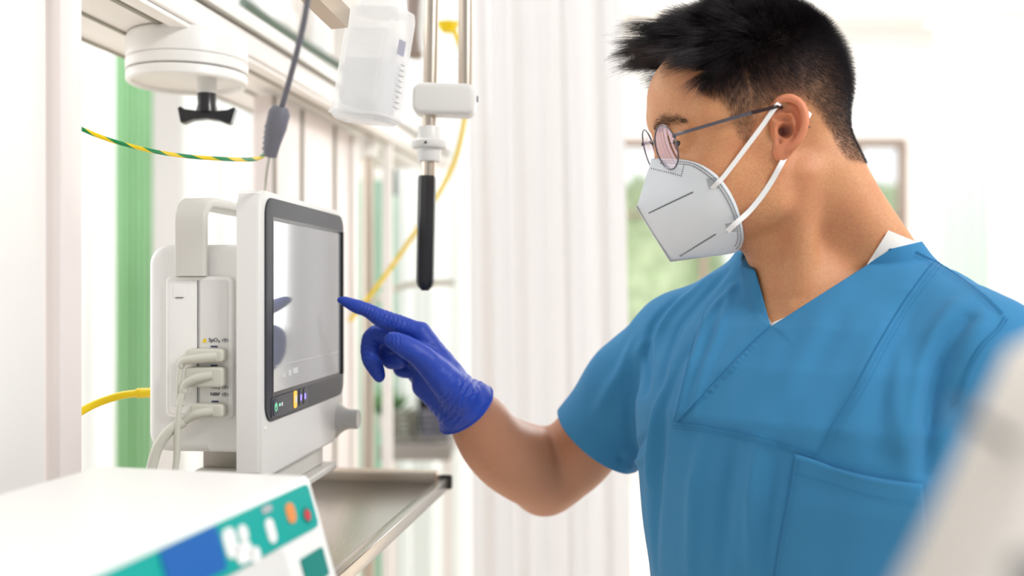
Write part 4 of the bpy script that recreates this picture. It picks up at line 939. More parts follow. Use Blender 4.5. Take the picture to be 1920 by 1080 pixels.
side_len = .0045+.009*np.clip((u_-.020)/.06, 0, 1)+.002*back*np.clip((u_+.0)/.05, 0, 1)
L_ = side_len*(1-top)+top*(.020+.040*front)
L_ *= RNG.uniform(.65, 1.12, NH)*np.clip(.55+fs/14, .45, 1)
rnd = RNG.normal(0, 1, (NH, 3))
d_side = np.stack([np.where(f_ > .02, .25, -.35)*np.ones(NH), sg*.15, -.95*np.ones(NH)], 1)*.9+nr*.55
d_back = np.stack([-.10*np.ones(NH), sg*.05, -.9*np.ones(NH)], 1)*(.6-.4*np.clip((u_-.02)/.06, 0, 1))[:, None]+nr*.6
d_low = d_side*(1-back)[:, None]+d_back*back[:, None]
d_top = nr*(.72+.25*(1-front))[:, None]+np.stack([.95*(front*1.2-.05), .05*sg, -.10+.12*front], 1)
dr = d_low*(1-top)[:, None]+d_top*top[:, None]+rnd*(.10+.10*top)[:, None]
# clumps
ncl = 420; cid = RNG.choice(NH, ncl); cp_ = rt[cid]
cell = np.empty(NH, int)
for i in range(0, NH, 4000): cell[i:i+4000] = ((rt[i:i+4000, None]-cp_[None])**2).sum(2).argmin(1)
cl_r = RNG.normal(0, .20, (ncl, 3))
dn = dr/np.linalg.norm(dr, axis=1)[:, None]; dn += cl_r[cell]*(top*(.35+.65*front))[:, None]; tip = rt+dn*L_[:, None]; ctip = np.zeros((ncl, 3)); np.add.at(ctip, cell, tip); ctip /= np.bincount(cell, minlength=ncl)[:, None].clip(1)
ck = .50*top*(.25+.75*front); tip = tip*(1-ck)[:, None]+ctip[cell]*ck[:, None]; dn = tip-rt
ll = np.linalg.norm(dn, axis=1); dn /= ll[:, None]; L_ = np.where(top > .3, ll, L_)
bend = np.stack([.25*top, 0*top, -.22*top*front-.12*(1-top)], 1)
rt2 = rt-nr*.0006
wv, wf = strands('hair', h2w(rt2), dn@HA, L_*HS, bend@HA, (.00010+.00011*top), M['hair'], man)
hair = np_mesh('hair', wv, wf, M['hair'], man)
# eyebrows
def brow(s):
    pts = [(.0985, .012, .0335), (.0965, .020, .0365), (.091, .032, .0390), (.082, .043, .0370), (.075, .050, .0330)]
    sp = np.array([list(p) for p in smooth_path(pts, 8)]); n = 1100; t = RNG.beta(1.1, 1.5, n)*(len(sp)-1.01); i = t.astype(int); b = sp[i]+(sp[i+1]-sp[i])*(t-i)[:, None]
    b = b*np.array([1, s, 1]); tt = t/(len(sp)-1); spread = .0050*np.sin(np.pi*np.clip(tt*.75+.16, 0, 1))
    b[:, 2] += RNG.normal(0, 1, n)*spread*.6-.0035; b[:, 0] += .001; out_ = []
    tree = headtree; pos = []; nn = []
    for p in h2w(b):
        h, n_, _, _ = tree.find_nearest(Vector(p)); pos.append(h); nn.append(n_)
    pos = np.array(pos); nn = np.array(nn); d = np.stack([-.45*np.ones(n), s*.8*np.ones(n), .25-.5*tt], 1)@HA+nn*.25+RNG.normal(0, .12, (n, 3))
    return pos, d, RNG.uniform(.003, .0065, n)
for s in (1, -1):
    P_, D_, Ln_ = brow(s); bvv, bff = strands('eyebrow', P_, D_, Ln_, np.zeros((len(P_), 3)), .00008*np.ones(len(P_)), M['brow'], man, seg=2)
    np_mesh('eyebrow', bvv, bff, M['brow'], man)
    lv = []; ld = []
    for k in range(46):
        a = -1+2*k/45; p = np.array([.0893-.0045*a*a, s*(.0325+.0100*a), .0128-.0012*a*a]); lv.append(h2w(p)); ld.append(np.array([.8, s*.35*a, -.35])@HA)
    q1_, q2_ = strands('eyelash', np.array(lv), np.array(ld), np.full(len(lv), .0065), np.tile([0, 0, .3], (len(lv), 1)), np.full(len(lv), .00008), M['brow'], man, seg=3)
    np_mesh('eyelash', q1_, q2_, M['brow'], man)
# ------------------------------------------------------------ scrub top
def wt(px, py, Y): return w2t(np.array(P(px, py, Y)))
def nearcap(a, b, ra, rb=None, sq=None): return cap(a, b, ra, rb, sq)
def grow(Fd, g):
    Fd.add(torso(g+.014, g+.010), .01)
    Fd.add(cap((-.047, -.014, 1.437), (-.165, -.004, 1.352), .034+g, .054+g), .04)
    Fd.add(swp([(.045, -.028, 1.421), (.085, -.026, 1.411), (.130, -.014, 1.384), (.168, -.004, 1.352)], [.038+g, .040+g, .048+g, .054+g], 4), .03)
HEM0 = wt(1122, 822, 1.262)
HEMD = HEM0-wt(1200, 722, 1.235); HEMD /= np.linalg.norm(HEMD)
st = Field((-.36, -.20, .86), (.34, .20, 1.50), .0026)
grow(st, .004)
SM = wt(1195, 728, 1.235)
st.add(cap(SHR+np.array([0, 0, .002]), SM, .060, .062), .028); st.add(cap(SM, HEM0+HEMD*.03, .062, .0640), .02)
st.add(cap(SHL+np.array([0, 0, .002]), np.array([.233, -.004, 1.09]), .060, .064), .016)
vs_, fs_ = st.mesh(3)
def push_out(vt, gap, zmin=1.30, inner=True):
    wv = t2w(vt); mv = np.zeros_like(wv)
    for tr in ((headtree, trunktree) if inner else (headtree,)):
        for i in np.nonzero((wv[:, 2] > zmin) & (np.abs(vt[:, 0]) < .17))[0]:
            p_ = Vector(wv[i]+mv[i]); h, n_, _, d_ = tr.find_nearest(p_, .045)
            if h is None: continue
            sdn = (p_-h).dot(n_)
            if sdn < gap and (sdn > 0 or d_ < .03): mv[i] += np.array(n_)*(gap-sdn)
    return w2t(wv+mv)
# trunk
trunktree = BVHTree.FromPolygons([tuple(p) for p in t2w(vb)], [tuple(q) for q in fb.tolist()])
vs_ = push_out(vs_, .0055)
for _ in range(4): vs_ = lap(vs_, fs_, .4)
nS = vnormals(vs_, fs_)
WS = t2w(vs_); shirttree = BVHTree.FromPolygons([tuple(p) for p in WS], [tuple(q) for q in fs_.tolist()])
def cast3(tree, pts, off=0): 
    out = []
    for q in pts:
        h, n_ = ray_on(tree, q[0], q[1], off)
        if h is not None: out.append(h)
    return out
def sdist(V, pl):
    best = np.full(len(V), 1e9); tt = np.zeros(len(V)); pl = np.array(pl); seg = np.linalg.norm(np.diff(pl, axis=0), axis=1); acc = 0
    for a, b, L_ in zip(pl[:-1], pl[1:], seg):
        ba = b-a; t = np.clip(((V-a)@ba)/(ba@ba+1e-12), 0, 1); d = np.linalg.norm(V-a-t[:, None]*ba, axis=1); m = d < best; best[m] = d[m]; tt[m] = (acc+t*L_)[m]; acc += L_
    return best, tt/acc
FOLDS = [  # (pixels along the fold, height in mm, half width in mm)
    ([(1392, 505), (1345, 575), (1305, 670), (1275, 775)], 3.2, 7), ([(1372, 540), (1352, 620), (1322, 700), (1300, 780)], 2.2, 6),
    ([(1360, 510), (1300, 580), (1262, 640), (1240, 720)], -3.5, 8), ([(1330, 520), (1270, 570), (1230, 620), (1195, 660)], 2.8, 8),
    ([(1262, 565), (1228, 610), (1212, 660), (1210, 730)], -5.0, 8), ([(1290, 660), (1250, 740), (1235, 860), (1230, 1060)], -3.0, 9),
    ([(1262, 700), (1228, 800), (1216, 900), (1214, 1060)], 4.0, 8), ([(1186, 640), (1165, 700), (1120, 770)], 3.0, 9), ([(1200, 680), (1180, 760), (1190, 840)], -3.0, 9),
    ([(1165, 860), (1195, 835), (1215, 815)], -2.5, 5), ([(1180, 880), (1200, 862), (1215, 850)], 2.0, 4),
    ([(1790, 575), (1755, 640), (1725, 740), (1700, 830)], 3.8, 11), ([(1810, 600), (1775, 640), (1752, 700), (1742, 780), (1734, 880)], -6.5, 9),
    ([(1845, 600), (1815, 680), (1790, 780)], 3.2, 12), ([(1740, 520), (1690, 620), (1655, 740), (1640, 840)], -2.2, 12), ([(1660, 600), (1620, 700), (1585, 800)], 2.0, 12),
    ([(1600, 560), (1520, 680), (1430, 800)], -1.6, 14), ([(1540, 620), (1470, 740), (1420, 805)], 1.8, 12),
    ([(1425, 830), (1412, 900), (1405, 1060)], 2.6, 8), ([(1380, 825), (1362, 940), (1350, 1070)], -2.4, 9), ([(1320, 815), (1300, 940), (1295, 1070)], 2.6, 9),
    ([(1460, 840), (1450, 960), (1440, 1070)], -2.0, 7), ([(1690, 640), (1678, 760), (1690, 860)], 1.8, 8)]
disp = np.zeros(len(vs_))
for pl, a, wd in FOLDS:
    q = cast3(shirttree, pl)
    if len(q) < 2: continue
    q = smooth_path(q, 5); d, t = sdist(WS, q); disp += a*1.9e-3*np.exp(-(d/(wd*1e-3))**2)*np.sin(np.pi*np.clip(t*.86+.07, 0, 1))**.6
nzz = np.array([noise.noise(Vector(p)*14)*.6+noise.noise(Vector((p[0]*38, p[1]*38, p[2]*14)))*.4 for p in vs_.tolist()])
disp += nzz*.0030
# overlapping front edge: a small step
ov = cast3(shirttree, [(1447, 611), (1400, 655), (1340, 718), (1272, 790)]); d, t = sdist(WS, ov)
nrm = np.cross(np.array(ov[-1]-ov[0]), np.array([0, -1, 0])); sgn = np.sign((WS-np.array(ov[0]))@nrm)*np.sign(nrm[2])
disp += .0012*np.tanh(sgn*d/.005)*np.exp(-(d/.030)**2)*(t > 0)*(t < 1)
disp = np.maximum(disp, np.interp(vs_[:, 2], [1.27, 1.37], [-.0095, -.0040]))
vs2 = vs_+nS*disp[:, None]; WS2 = t2w(vs2)
bm = bmesh.new(); bv_ = [bm.verts.new(p) for p in WS2.tolist()]
for q in fs_.tolist(): bm.faces.new([bv_[i] for i in q])
tr_tmp = BVHTree.FromPolygons([tuple(p) for p in WS2], [tuple(q) for q in fs_.tolist()])
VB, _ = ray_on(tr_tmp, 1445, 611); CAM = Vector((0, 0, CZ))
def viewplane(p, q):
    """plane holding two picked surface points, cutting straight through the cloth"""
    a, b = P(p[0], p[1], 1.0)-CAM, P(q[0], q[1], 1.0)-CAM; n_ = a.cross(b).normalized(); return n_ if n_.z > 0 else -n_
def cut_open(bm, planes, extra=None):
    for co, no in planes:
        fs = [f for f in bm.faces if extra is None or extra(f.calc_center_median())]
        g = list({v for f in fs for v in f.verts})+list({e for f in fs for e in f.edges})+fs
        bmesh.ops.bisect_plane(bm, geom=g, plane_co=co, plane_no=no, dist=1e-5)
    kill = [f for f in bm.faces if (extra is None or extra(f.calc_center_median())) and all((f.calc_center_median()-co).dot(no) > 0 for co, no in planes)]
    bmesh.ops.delete(bm, geom=kill, context='FACES')
nA = viewplane((1445, 612), (1700, 449)); nBp = viewplane((1445, 612), (1409, 490))
if nBp.x < 0: nBp = -nBp
TFv, TLv = Vector(TF), Vector(TL); TOv = Vector(TO)
front = lambda c: (c-TOv).dot(TFv) > -.048 and c.z > 1.33
cut_open(bm, [(CAM, nA), (CAM, nBp)], front)
back_ = lambda c: (c-TOv).dot(TFv) <= -.040 and c.z > 1.38 and abs((c-TOv).dot(TLv)) < .12
cut_open(bm, [(Vector((0, 0, 1.462)), Z)], lambda c: abs((c-TOv).dot(TLv)) < .095 and c.z > 1.40 and (c-TOv).dot(TFv) < -.02)
nA3 = viewplane((1636, 475), (1714, 456)); nR = viewplane((1600, 480), (1600, 300))
if nR.x < 0: nR = -nR
cut_open(bm, [(CAM, nA3), (CAM, nR)], lambda c: c.z > 1.40 and 0 < (c-TOv).dot(TLv) < .13)
# hems
hemc, hemn = Vector(t2w(HEM0)), Vector((np.array(HEMD)+np.array([0, 0, 0]))@TA)
cut_open(bm, [(hemc, hemn)], lambda c: (c-TOv).dot(TLv) < -.20 and c.z < 1.34)
cut_open(bm, [(Vector((0, 0, 1.125)), -Z)], lambda c: (c-TOv).dot(TLv) > .195)
cut_open(bm, [(Vector((0, 0, .885)), -Z)])
top_o = obj('scrub_top', bm, M['scrub'], man); top_o['label'] = 'blue V-neck scrub top'
so_ = top_o.modifiers.new('cloth', 'SOLIDIFY'); so_.thickness = .0016; so_.offset = 1
# seams and stitching follow the cloth
def seam(name, px, r_=.0005, m='scrubseam', off=.0016, n=6, par=None):
    q = smooth_path([Vector((a, b, 0)) for a, b in px], n); pts = []
    for p in q:
        h, n_ = ray_on(tr_tmp, p.x, p.y, off)
        if h is not None: pts.append(h)
    if len(pts) < 2: return
    bm = bmesh.new(); add_tube(bm, pts, r_, 6); return obj(name, bm, M[m], par or top_o)
def stitches(name, px, dash=.0024, gap=.0014, r_=.00028, m='scrubseam', off=.0017):
    q = smooth_path([Vector((a, b, 0)) for a, b in px], 14); pts = [h for h, _ in (ray_on(tr_tmp, p.x, p.y, off) for p in q) if h is not None]
    bm = bmesh.new(); acc = 0
    for a, b in zip(pts, pts[1:]):
        L_ = (b-a).length; k = max(1, int(L_/(dash+gap)))
        for i in range(k): s0 = a.lerp(b, i/k); s1 = a.lerp(b, (i+.62)/k); add_tube(bm, [s0, s1], r_, 4)
    o = obj(name, bm, M[m], top_o); o['kind'] = 'stuff'; return o
sh_px = lambda pts, dx, dy: [(a+dx, b+dy) for a, b in pts]
front_edge = [(1447, 611), (1400, 655), (1340, 718), (1272, 790)]
yoke = [(1262, 790), (1320, 797), (1400, 813), (1470, 832), (1534, 853)]
prin = [(1752, 490), (1700, 560), (1650, 640), (1600, 735), (1560, 800), (1535, 851)]
seam('front_edge_seam', front_edge, .00045); seam('yoke_seam', yoke, .0004); stitches('yoke_stitching', sh_px(yoke, 1, 8)); stitches('yoke_stitching', sh_px(yoke, 1, 13))
seam('princess_seam', prin, .0004); stitches('princess_stitching', sh_px(prin, 9, 3), r_=.0002); stitches('princess_stitching', sh_px(prin, 16, 5), r_=.0002)
prin2 = [(1322, 590), (1300, 650), (1282, 720), (1266, 788)]; seam('princess_seam', prin2, .0003)
shs = [(1716, 472), (1760, 497), (1805, 526), (1850, 560), (1880, 590)]; seam('shoulder_seam', shs, .0005); stitches('shoulder_stitching', sh_px(shs, -3, 7))
arm_s = [(1884, 594), (1870, 615), (1840, 645), (1815, 690), (1790, 760)]; seam('armhole_seam', arm_s, .0005); stitches('armhole_stitching', sh_px(arm_s, 5, 4))
neck_l = [(1450, 613), (1500, 576), (1560, 538), (1620, 500), (1700, 455)]
# chest pocket: a patch of cloth sewn on, standing open at the top
pc4 = [(1491, 851), (1729, 907), (1746, 1190), (1440, 1130)]
bm = bmesh.new(); G = []; nu, nv = 36, 30
for j in range(nv+1):
    row = []
    for i in range(nu+1):
        u, v = i/nu, j/nv; x = (pc4[0][0]*(1-u)+pc4[1][0]*u)*(1-v)+(pc4[3][0]*(1-u)+pc4[2][0]*u)*v; y = (pc4[0][1]*(1-u)+pc4[1][1]*u)*(1-v)+(pc4[3][1]*(1-u)+pc4[2][1]*u)*v
        y += 9*math.sin(math.pi*u)*(1-v)**3*(1 if u > .3 else u/.3)
        h, n_ = ray_on(tr_tmp, x, y, .0020+.0045*math.exp(-v*9)*math.sin(math.pi*u))
        row.append(bm.verts.new(h) if h is not None else None)
    G.append(row)
for j in range(nv):
    for i in range(nu):
        q = [G[j][i], G[j][i+1], G[j+1][i+1], G[j+1][i]]
        if all(q): bm.faces.new(q)
pk = obj('chest_pocket', bm, M['scrub'], top_o); s = pk.modifiers.new('s', 'SOLIDIFY'); s.thickness = .0012; s.offset = 1
pe = [(1492, 852), (1560, 872), (1640, 895), (1728, 908)]
seam('pocket_seam', [(1491, 853), (1480, 920), (1466, 1000), (1452, 1085)], .0005, off=.0034); stitches('pocket_stitching', sh_px(pe, -3, 34), off=.0040); stitches('pocket_stitching', [(1500, 862), (1489, 925), (1475, 1000), (1461, 1085)], off=.0038)
# ------------------------------------------------------------ white undershirt showing at the collar
us = Field((-.17, -.14, 1.26), (.17, .15, 1.50), .0026)
grow(us, -.002)
tc_ = lambda p: w2t(h2w(p))
us.add(cap(tc_((-.055, .030, -.045)), np.array([.080, -.03, 1.424]), .0362, .031), .02); us.add(cap(tc_(nb0), tc_(nb1), .062, .066), .02); us.add(cap(tc_(nb1), tc_(nb2), .066, .080), .02)
vu, fu = us.mesh(3); vu = push_out(vu, .0030); bm = bmesh.new(); q = [bm.verts.new(p) for p in t2w(vu).tolist()]
for f4 in fu.tolist(): bm.faces.new([q[i] for i in f4])
nG = viewplane((1638, 476), (1668, 428)); 
if nG.x > 0: nG = -nG
nA2 = viewplane((1445, 606), (1500, 583)); nB2 = viewplane((1447, 606), (1425, 570))
if nB2.x < 0: nB2 = -nB2
cut_open(bm, [(CAM, nA2), (CAM, nB2), (CAM, nG)], None)
nT = viewplane((1664, 431), (1715, 452)); cut_open(bm, [(CAM, nT)], None)
cut_open(bm, [(Vector((0, 0, 1.345)), -Z)], None)
cut_open(bm, [(Vector((0, 0, 1.440)), -Z), (TOv+TLv*.03, TLv)], None)
cut_open(bm, [(TOv-TLv*.03, -TLv)], None)
cut_open(bm, [(Vector((0, 0, 1.30)), -Z), (TOv+TFv*.0, -TFv)], None)
un = obj('undershirt', bm, M['under'], man); un['label'] = 'white undershirt showing inside the collar'
# ------------------------------------------------------------ trousers and shoes below the frame
tz_ = Field((-.22, -.17, .04), (.22, .17, .96), .006)
tz_.add(ell((0, .0, .88), (.175, .125, .12)), .02)
for s in (1, -1): tz_.add(cap((s*.085, 0, .84), (s*.095, .01, .48), .088, .068), .04); tz_.add(cap((s*.095, .01, .48), (s*.10, -.01, .10), .068, .062), .02)
v_, f_4 = tz_.mesh(2); f_4 = f_4[:, ::-1]; np_mesh('scrub_trousers', t2w(v_), f_4, M['scrub'], man)
for s in (1, -1):
    sf = Field((-.06, -.10, -.01), (.06, .20, .12), .004); sf.add(cap((0, -.04, .04), (0, .12, .028), .040, .036, sq=((0, 0, 1), .9)), .02); sf.add(cap((0, -.03, .05), (0, -.03, .09), .04, .036), .02)
    v_, f_4 = sf.mesh(2); f_4 = f_4[:, ::-1]; v_[:, 2] = np.maximum(v_[:, 2], .0); np_mesh('shoe', t2w(v_+np.array([s*.10, 0, 0])), f_4, M['shoe'], man)
# ------------------------------------------------------------ gloved right hand
PW = lambda px, py, Y: np.array(P(px, py, Y+.022+.2*max(0, Y-1.13)))
gl = Field(PW(628, 835, 1.06)-np.array([.01, 0, 0]), np.array([P(925, 0, 1.2).x+.012, 1.268, P(0, 585, 1.15).z+.035]), .0009)
def ch(pts, rs, k=.004, sq=None): gl.add(swp([PW(*p) for p in pts], [r*1.02 for r in rs], 5, sq), k)
vw = (0, 1, 0)
ch([(878, 764, 1.136), (844, 712, 1.130), (802, 648, 1.122), (787, 625, 1.120)], [.0250, .0200, .0150, .0128], .012)
ch([(876, 762, 1.143), (836, 716, 1.146), (777, 645, 1.140)], [.0225, .0190, .0135], .012)
ch([(872, 765, 1.150), (828, 722, 1.160), (768, 660, 1.158)], [.0215, .0185, .0130], .012)
ch([(866, 770, 1.152), (815, 728, 1.166), (768, 684, 1.172)], [.0210, .0165, .0120], .012)
ch([(853, 764, 1.145), (800, 722, 1.150)], [.0215, .0170], .012)
gl.add(cap(PW(890, 753, 1.140), PW(864, 775, 1.140), .0240, .0240), .008)
gl.add(cap(PW(908, 778, 1.163), PW(872, 808, 1.163), .0275, .0275), .01); gl.add(cap(PW(900, 766, 1.152), PW(864, 793, 1.152), .0235, .0235), .01)
# index, pointing
ch([(787, 625, 1.120), (762, 615, 1.118), (724, 600.5, 1.116), (712, 595, 1.116), (687, 581, 1.114), (668, 574, 1.113), (647, 565, 1.112)], [.0128, .0116, .0106, .0102, .0082, .0078, .0056], .002)
gl.add(cap(PW(645, 564, 1.112), PW(638.5, 562.5, 1.112), .0050, .0040), .0008); gl.add(ell(PW(636.5, 562, 1.111), .0022), .001)
# middle, bent down
ch([(777, 643, 1.140), (738, 629, 1.143), (704, 629, 1.145), (694, 650, 1.142), (695, 672, 1.138), (704, 690, 1.130), (710, 704, 1.125)], [.0130, .0114, .0118, .0110, .0104, .0092, .0070], .0025)
gl.add(cap(PW(710, 700, 1.125), PW(712, 708, 1.124), .0062, .0055), .001)
# ring, curled
ch([(768, 660, 1.158), (738, 655, 1.160), (724, 662, 1.158), (733, 676, 1.150), (752, 676, 1.143)], [.0125, .0112, .0108, .0098, .0088], .002)
# little finger, curled behind
ch([(768, 684, 1.172), (750, 680, 1.176), (752, 694, 1.168), (770, 698, 1.160)], [.0118, .0098, .0085, .0075], .0025)
# thumb
ch([(862, 742, 1.122), (836, 716, 1.112), (810, 688, 1.104), (790, 668, 1.098), (769, 654, 1.095), (748, 643, 1.094), (734.5, 638.5, 1.094)], [.0215, .0185, .0158, .0138, .0127, .0113, .0088], .006)
gl.add(cap(PW(735, 632, 1.092), PW(744, 634, 1.091), .0060, .0060), .002)
vg, fg = gl.mesh(2); nG_ = vnormals(vg, fg)
gx, gy = proj(vg); gd = np.zeros(len(vg))
def wr(px, n_, sp, amp, wid):
    """small rubber creases across a finger, running along the pixel line px"""
    global gd
    (xa, ya), (xb, yb) = px; dx, dy = xb-xa, yb-ya; L_ = math.hypot(dx, dy); s = ((gx-xa)*dx+(gy-ya)*dy)/L_; o = np.abs((gx-xa)*dy-(gy-ya)*dx)/L_
    gd += amp*np.cos(2*np.pi*(s+1.5*np.sin(o*.35))/sp)*np.clip(1-np.abs(s/L_-.5)*2, 0, 1)*np.clip(1-o/wid, 0, 1)*(vg[:, 1] < 1.185)
wr(((770, 618), (700, 590)), 5, 9, .0010, 26); wr(((712, 596), (672, 576)), 4, 7, .0007, 16); wr(((700, 620), (690, 690)), 4, 11, .0007, 26)
wr(((905, 742), (850, 720)), 4, 12, .0011, 60); wr(((880, 800), (800, 740)), 6, 11, .0012, 40); wr(((760, 640), (728, 640)), 4, 8, .0005, 20)
gd += np.array([noise.noise(Vector(p)*130)*.00045+noise.noise(Vector(p)*45)*.0009 for p in vg.tolist()])*np.clip((gx-640)/60, .2, 1)
vg = vg+nG_*gd[:, None]
bm = bmesh.new(); q = [bm.verts.new(p) for p in vg.tolist()]
for f4 in fg.tolist(): bm.faces.new([q[i] for i in f4])
fa_w = (np.array(P(1000, 874, 1.285))-np.array(P(876, 765, 1.17))); fa_w /= np.linalg.norm(fa_w)
cuffc = Vector(PW(879, 765, 1.145)); cn = Vector(fa_w+np.array([0, -.35, 0])).normalized()
cut_open(bm, [(cuffc, cn)], lambda c: (c-cuffc).length < .09)
be = [e for e in bm.edges if e.is_boundary]; loop = []
if be:
    cur = be[0].verts[0]; seen = set(); 
    while True:
        nx_ = [e for e in cur.link_edges if e.is_boundary and e not in seen]
        if not nx_: break
        seen.add(nx_[0]); loop.append(cur.co.copy()); cur = nx_[0].other_vert(cur)
glo = obj('glove', bm, M['glove'], man); glo['label'] = 'blue nitrile glove with pointing index finger'; s = glo.modifiers.new('s', 'SOLIDIFY'); s.thickness = .0006; s.offset = -1
if len(loop) > 20:
    loop = [sum((loop[(i+k) % len(loop)] for k in range(-4, 5)), Vector())/9 for i in range(0, len(loop), 3)]
    tube('rolled_cuff', loop, .0013, M['glove'], glo, 8, closed=True)
# left hand, relaxed at his side below the frame
lh = Field((-.06, -.06, -.21), (.06, .09, .03), .0016); 
chain(lh, [(0, 0, .02), (0, .004, -.03), (0, .008, -.085)], [.026, .030, .034], .012, ((1, 0, 0), .55))
for i, (y0, ln, r_) in enumerate(((.036, .070, .0090), (.014, .078, .0094), (-.008, .073, .0090), (-.028, .058, .0080))):
    chain(lh, [(0, y0*.8+.006, -.080), (-.004, y0+.004, -.090-ln*.45), (-.016, y0+.006, -.090-ln*.78), (-.028, y0+.008, -.088-ln)], [r_*1.15, r_, r_*.92, r_*.75], .003)
chain(lh, [(-.004, .020, -.02), (-.014, .046, -.05), (-.020, .056, -.075), (-.026, .058, -.096)], [.015, .0125, .0105, .0085], .005)
vl, fl4 = lh.mesh(2); dz = -(ELL_-WRL); dz /= np.linalg.norm(dz); zz = -dz; yy = np.cross(zz, [1, 0, 0]); yy /= np.linalg.norm(yy); xx = np.cross(yy, zz)
np_mesh('glove', t2w(WRL+vl@np.array([xx, yy, zz])), fl4, M['glove'], man)

# ------------------------------------------------------------ face mask
Sp = [(1222, 298), (1217, 316), (1210, 337), (1203, 360), (1195, 388), (1210, 413), (1233, 450), (1258, 487), (1315, 481), (1372, 472)]
Op = [(1222, 298, 0), (1236, 297.5, .014), (1266, 298, .031), (1305, 303, .046), (1345, 328, .0585), (1372, 364, .0635), (1388, 404, .0645), (1394, 438, .061), (1392, 456, .050), (1385, 469, .032)]
def lin(pts, n): 
    pts = [Vector(p) for p in pts]; return [pts[i].lerp(pts[i+1], k/n) for i in range(len(pts)-1) for k in range(n)]+[pts[-1]]
SQ = lin([pl_h(a, b, 0.) for a, b in Sp], 6); OQ = smooth_path([pl_h(a, b, c) for a, b, c in Op], 6)
bm = bmesh.new(); nt_ = 24; sidev = {}
MG = np.array([[list(a.lerp(b, j/nt_)) for j in range(nt_+1)] for a, b in zip(SQ, OQ)])
def off_skin(p, gap):
    wp = Vector(h2w(p)); h, n_, _, _ = headtree.find_nearest(wp); sdn = (wp-h).dot(n_)
    return np.array(w2h(np.array(h+n_*gap))) if sdn < gap else p
for i in range(4, len(MG)):                              # the rim rests on the cheek
    px_i, py_i = proj(h2w(MG[i, -1])[None]); h, n_ = ray_on(headtree, float(px_i[0]), float(py_i[0]), .0014)
    if h is not None and abs(w2h(np.array(h))[1]-MG[i, -1][1]) < .03: MG[i, -1] = w2h(np.array(h))
for _ in range(4): MG[5:-1, -1] = (MG[4:-2, -1]+2*MG[5:-1, -1]+MG[6:, -1])/4
for it in range(500):                                  # cloth relaxed between its edges and gently inflated
    du = np.roll(MG, -1, 0)-np.roll(MG, 1, 0); dv = np.roll(MG, -1, 1)-np.roll(MG, 1, 1); nn = np.cross(du, dv); nn /= np.linalg.norm(nn, axis=2)[..., None]+1e-9
    nn *= np.sign(nn[..., 1:2]+1e-9); av = (np.roll(MG, 1, 0)+np.roll(MG, -1, 0)+np.roll(MG, 1, 1)+np.roll(MG, -1, 1))/4
    new = MG+(av-MG)*.5+nn*(.000055*np.clip((np.arange(MG.shape[0])-15)/14, 0, 1))[:, None, None]; MG[1:-1, 1:-1] = new[1:-1, 1:-1]
for i in range(1, len(MG)):
    for j in range(1, nt_+1): MG[i, j] = off_skin(MG[i, j], .0014)
for _ in range(3): MG[1:-1, 1:-1] = (MG[:-2, 1:-1]+MG[2:, 1:-1]+MG[1:-1, :-2]+MG[1:-1, 2:])/4
for s in (1, -1):
    G = []
    for i in range(len(MG)):
        row = []
        for j in range(nt_+1):
            p = MG[i, j]*np.array([1, s, 1])
            if j == 0 and s == -1: row.append(sidev[i])
            else:
                v = bm.verts.new(h2w(p)); row.append(v)
                if j == 0: sidev[i] = v
        G.append(row)
    for i in range(len(G)-1):
        for j in range(nt_): bm.faces.new((G[i][j], G[i][j+1], G[i+1][j+1], G[i+1][j]))
bm.normal_update(); mtree = BVHTree.FromBMesh(bm)
mk = obj('face_mask', bm, M['mask'], man); mk['label'] = 'white folded respirator mask with embossed stitch lines'
s = mk.modifiers.new('s', 'SOLIDIFY'); s.thickness = .0009; s.offset = 0
for p in mk.data.polygons: p.use_smooth = True
def dots(name, pts, r_=.0004, m='stitch', el=None, tree=mtree):
    bm = bmesh.new()
    for i, (a, b) in enumerate(pts):
        h, n_ = ray_on(tree, a, b, .0006)
        if h is None: continue
        t = Vector((1, 0, .3)) if el is None else el; t = (t-t.dot(n_)*n_).normalized(); u = n_.cross(t)
        add_prism(bm, [(x*r_*1.5, y*r_) for x, y in ((1, 1), (-1, 1), (-1, -1), (1, -1))], -.0003, .00025, basis(h, t, u, n_))
    o = obj(name, bm, M[m], mk, False); o['kind'] = 'stuff'; return o
def along(pl, step, smooth=True):
    q = smooth_path([Vector((a, b, 0)) for a, b in pl], 10) if smooth else [Vector((a, b, 0)) for a, b in pl]; out = []; acc = 0.
    for a, b in zip(q, q[1:]):
        L_ = (b-a).length
        while acc < L_: p = a.lerp(b, acc/L_); out.append((p.x, p.y)); acc += step
        acc -= L_
    return out
def rows_on(pts_idx0, t_, step):
    q = [a.lerp(b, 0) for a, b in zip(OQ, OQ)]; return q
edge_in = [(1240, 302), (1266, 303), (1303, 308), (1340, 333), (1366, 368), (1382, 406), (1388, 438), (1386, 456), (1380, 465)]
edge_in2 = [(1240, 306), (1266, 307), (1301, 312), (1336, 337), (1361, 371), (1377, 408), (1383, 438), (1381, 454), (1376, 462)]
dots('edge_stitching', along(edge_in, 3.4)+along(edge_in2, 3.4), .00045, 'stitch')
dots('embossed_line', along([(1218, 399), (1300, 360)], 3.3, False)+along([(1276, 479), (1341, 439)], 3.3, False), .00062, 'stitch')
dots('nose_stitching', along([(1222, 316), (1278, 330)], 4.2, False)+along([(1278, 330), (1284, 306)], 4.2, False), .00042, 'stitch')
dots('weld_patch', [(1326+3.1*i+.8*j, 336+3.0*j-.5*i) for i in range(6) for j in range(7)]+[(1361+3.0*i+.5*j, 420+2.8*j-.4*i) for i in range(6) for j in range(6)], .00034, 'stitch')
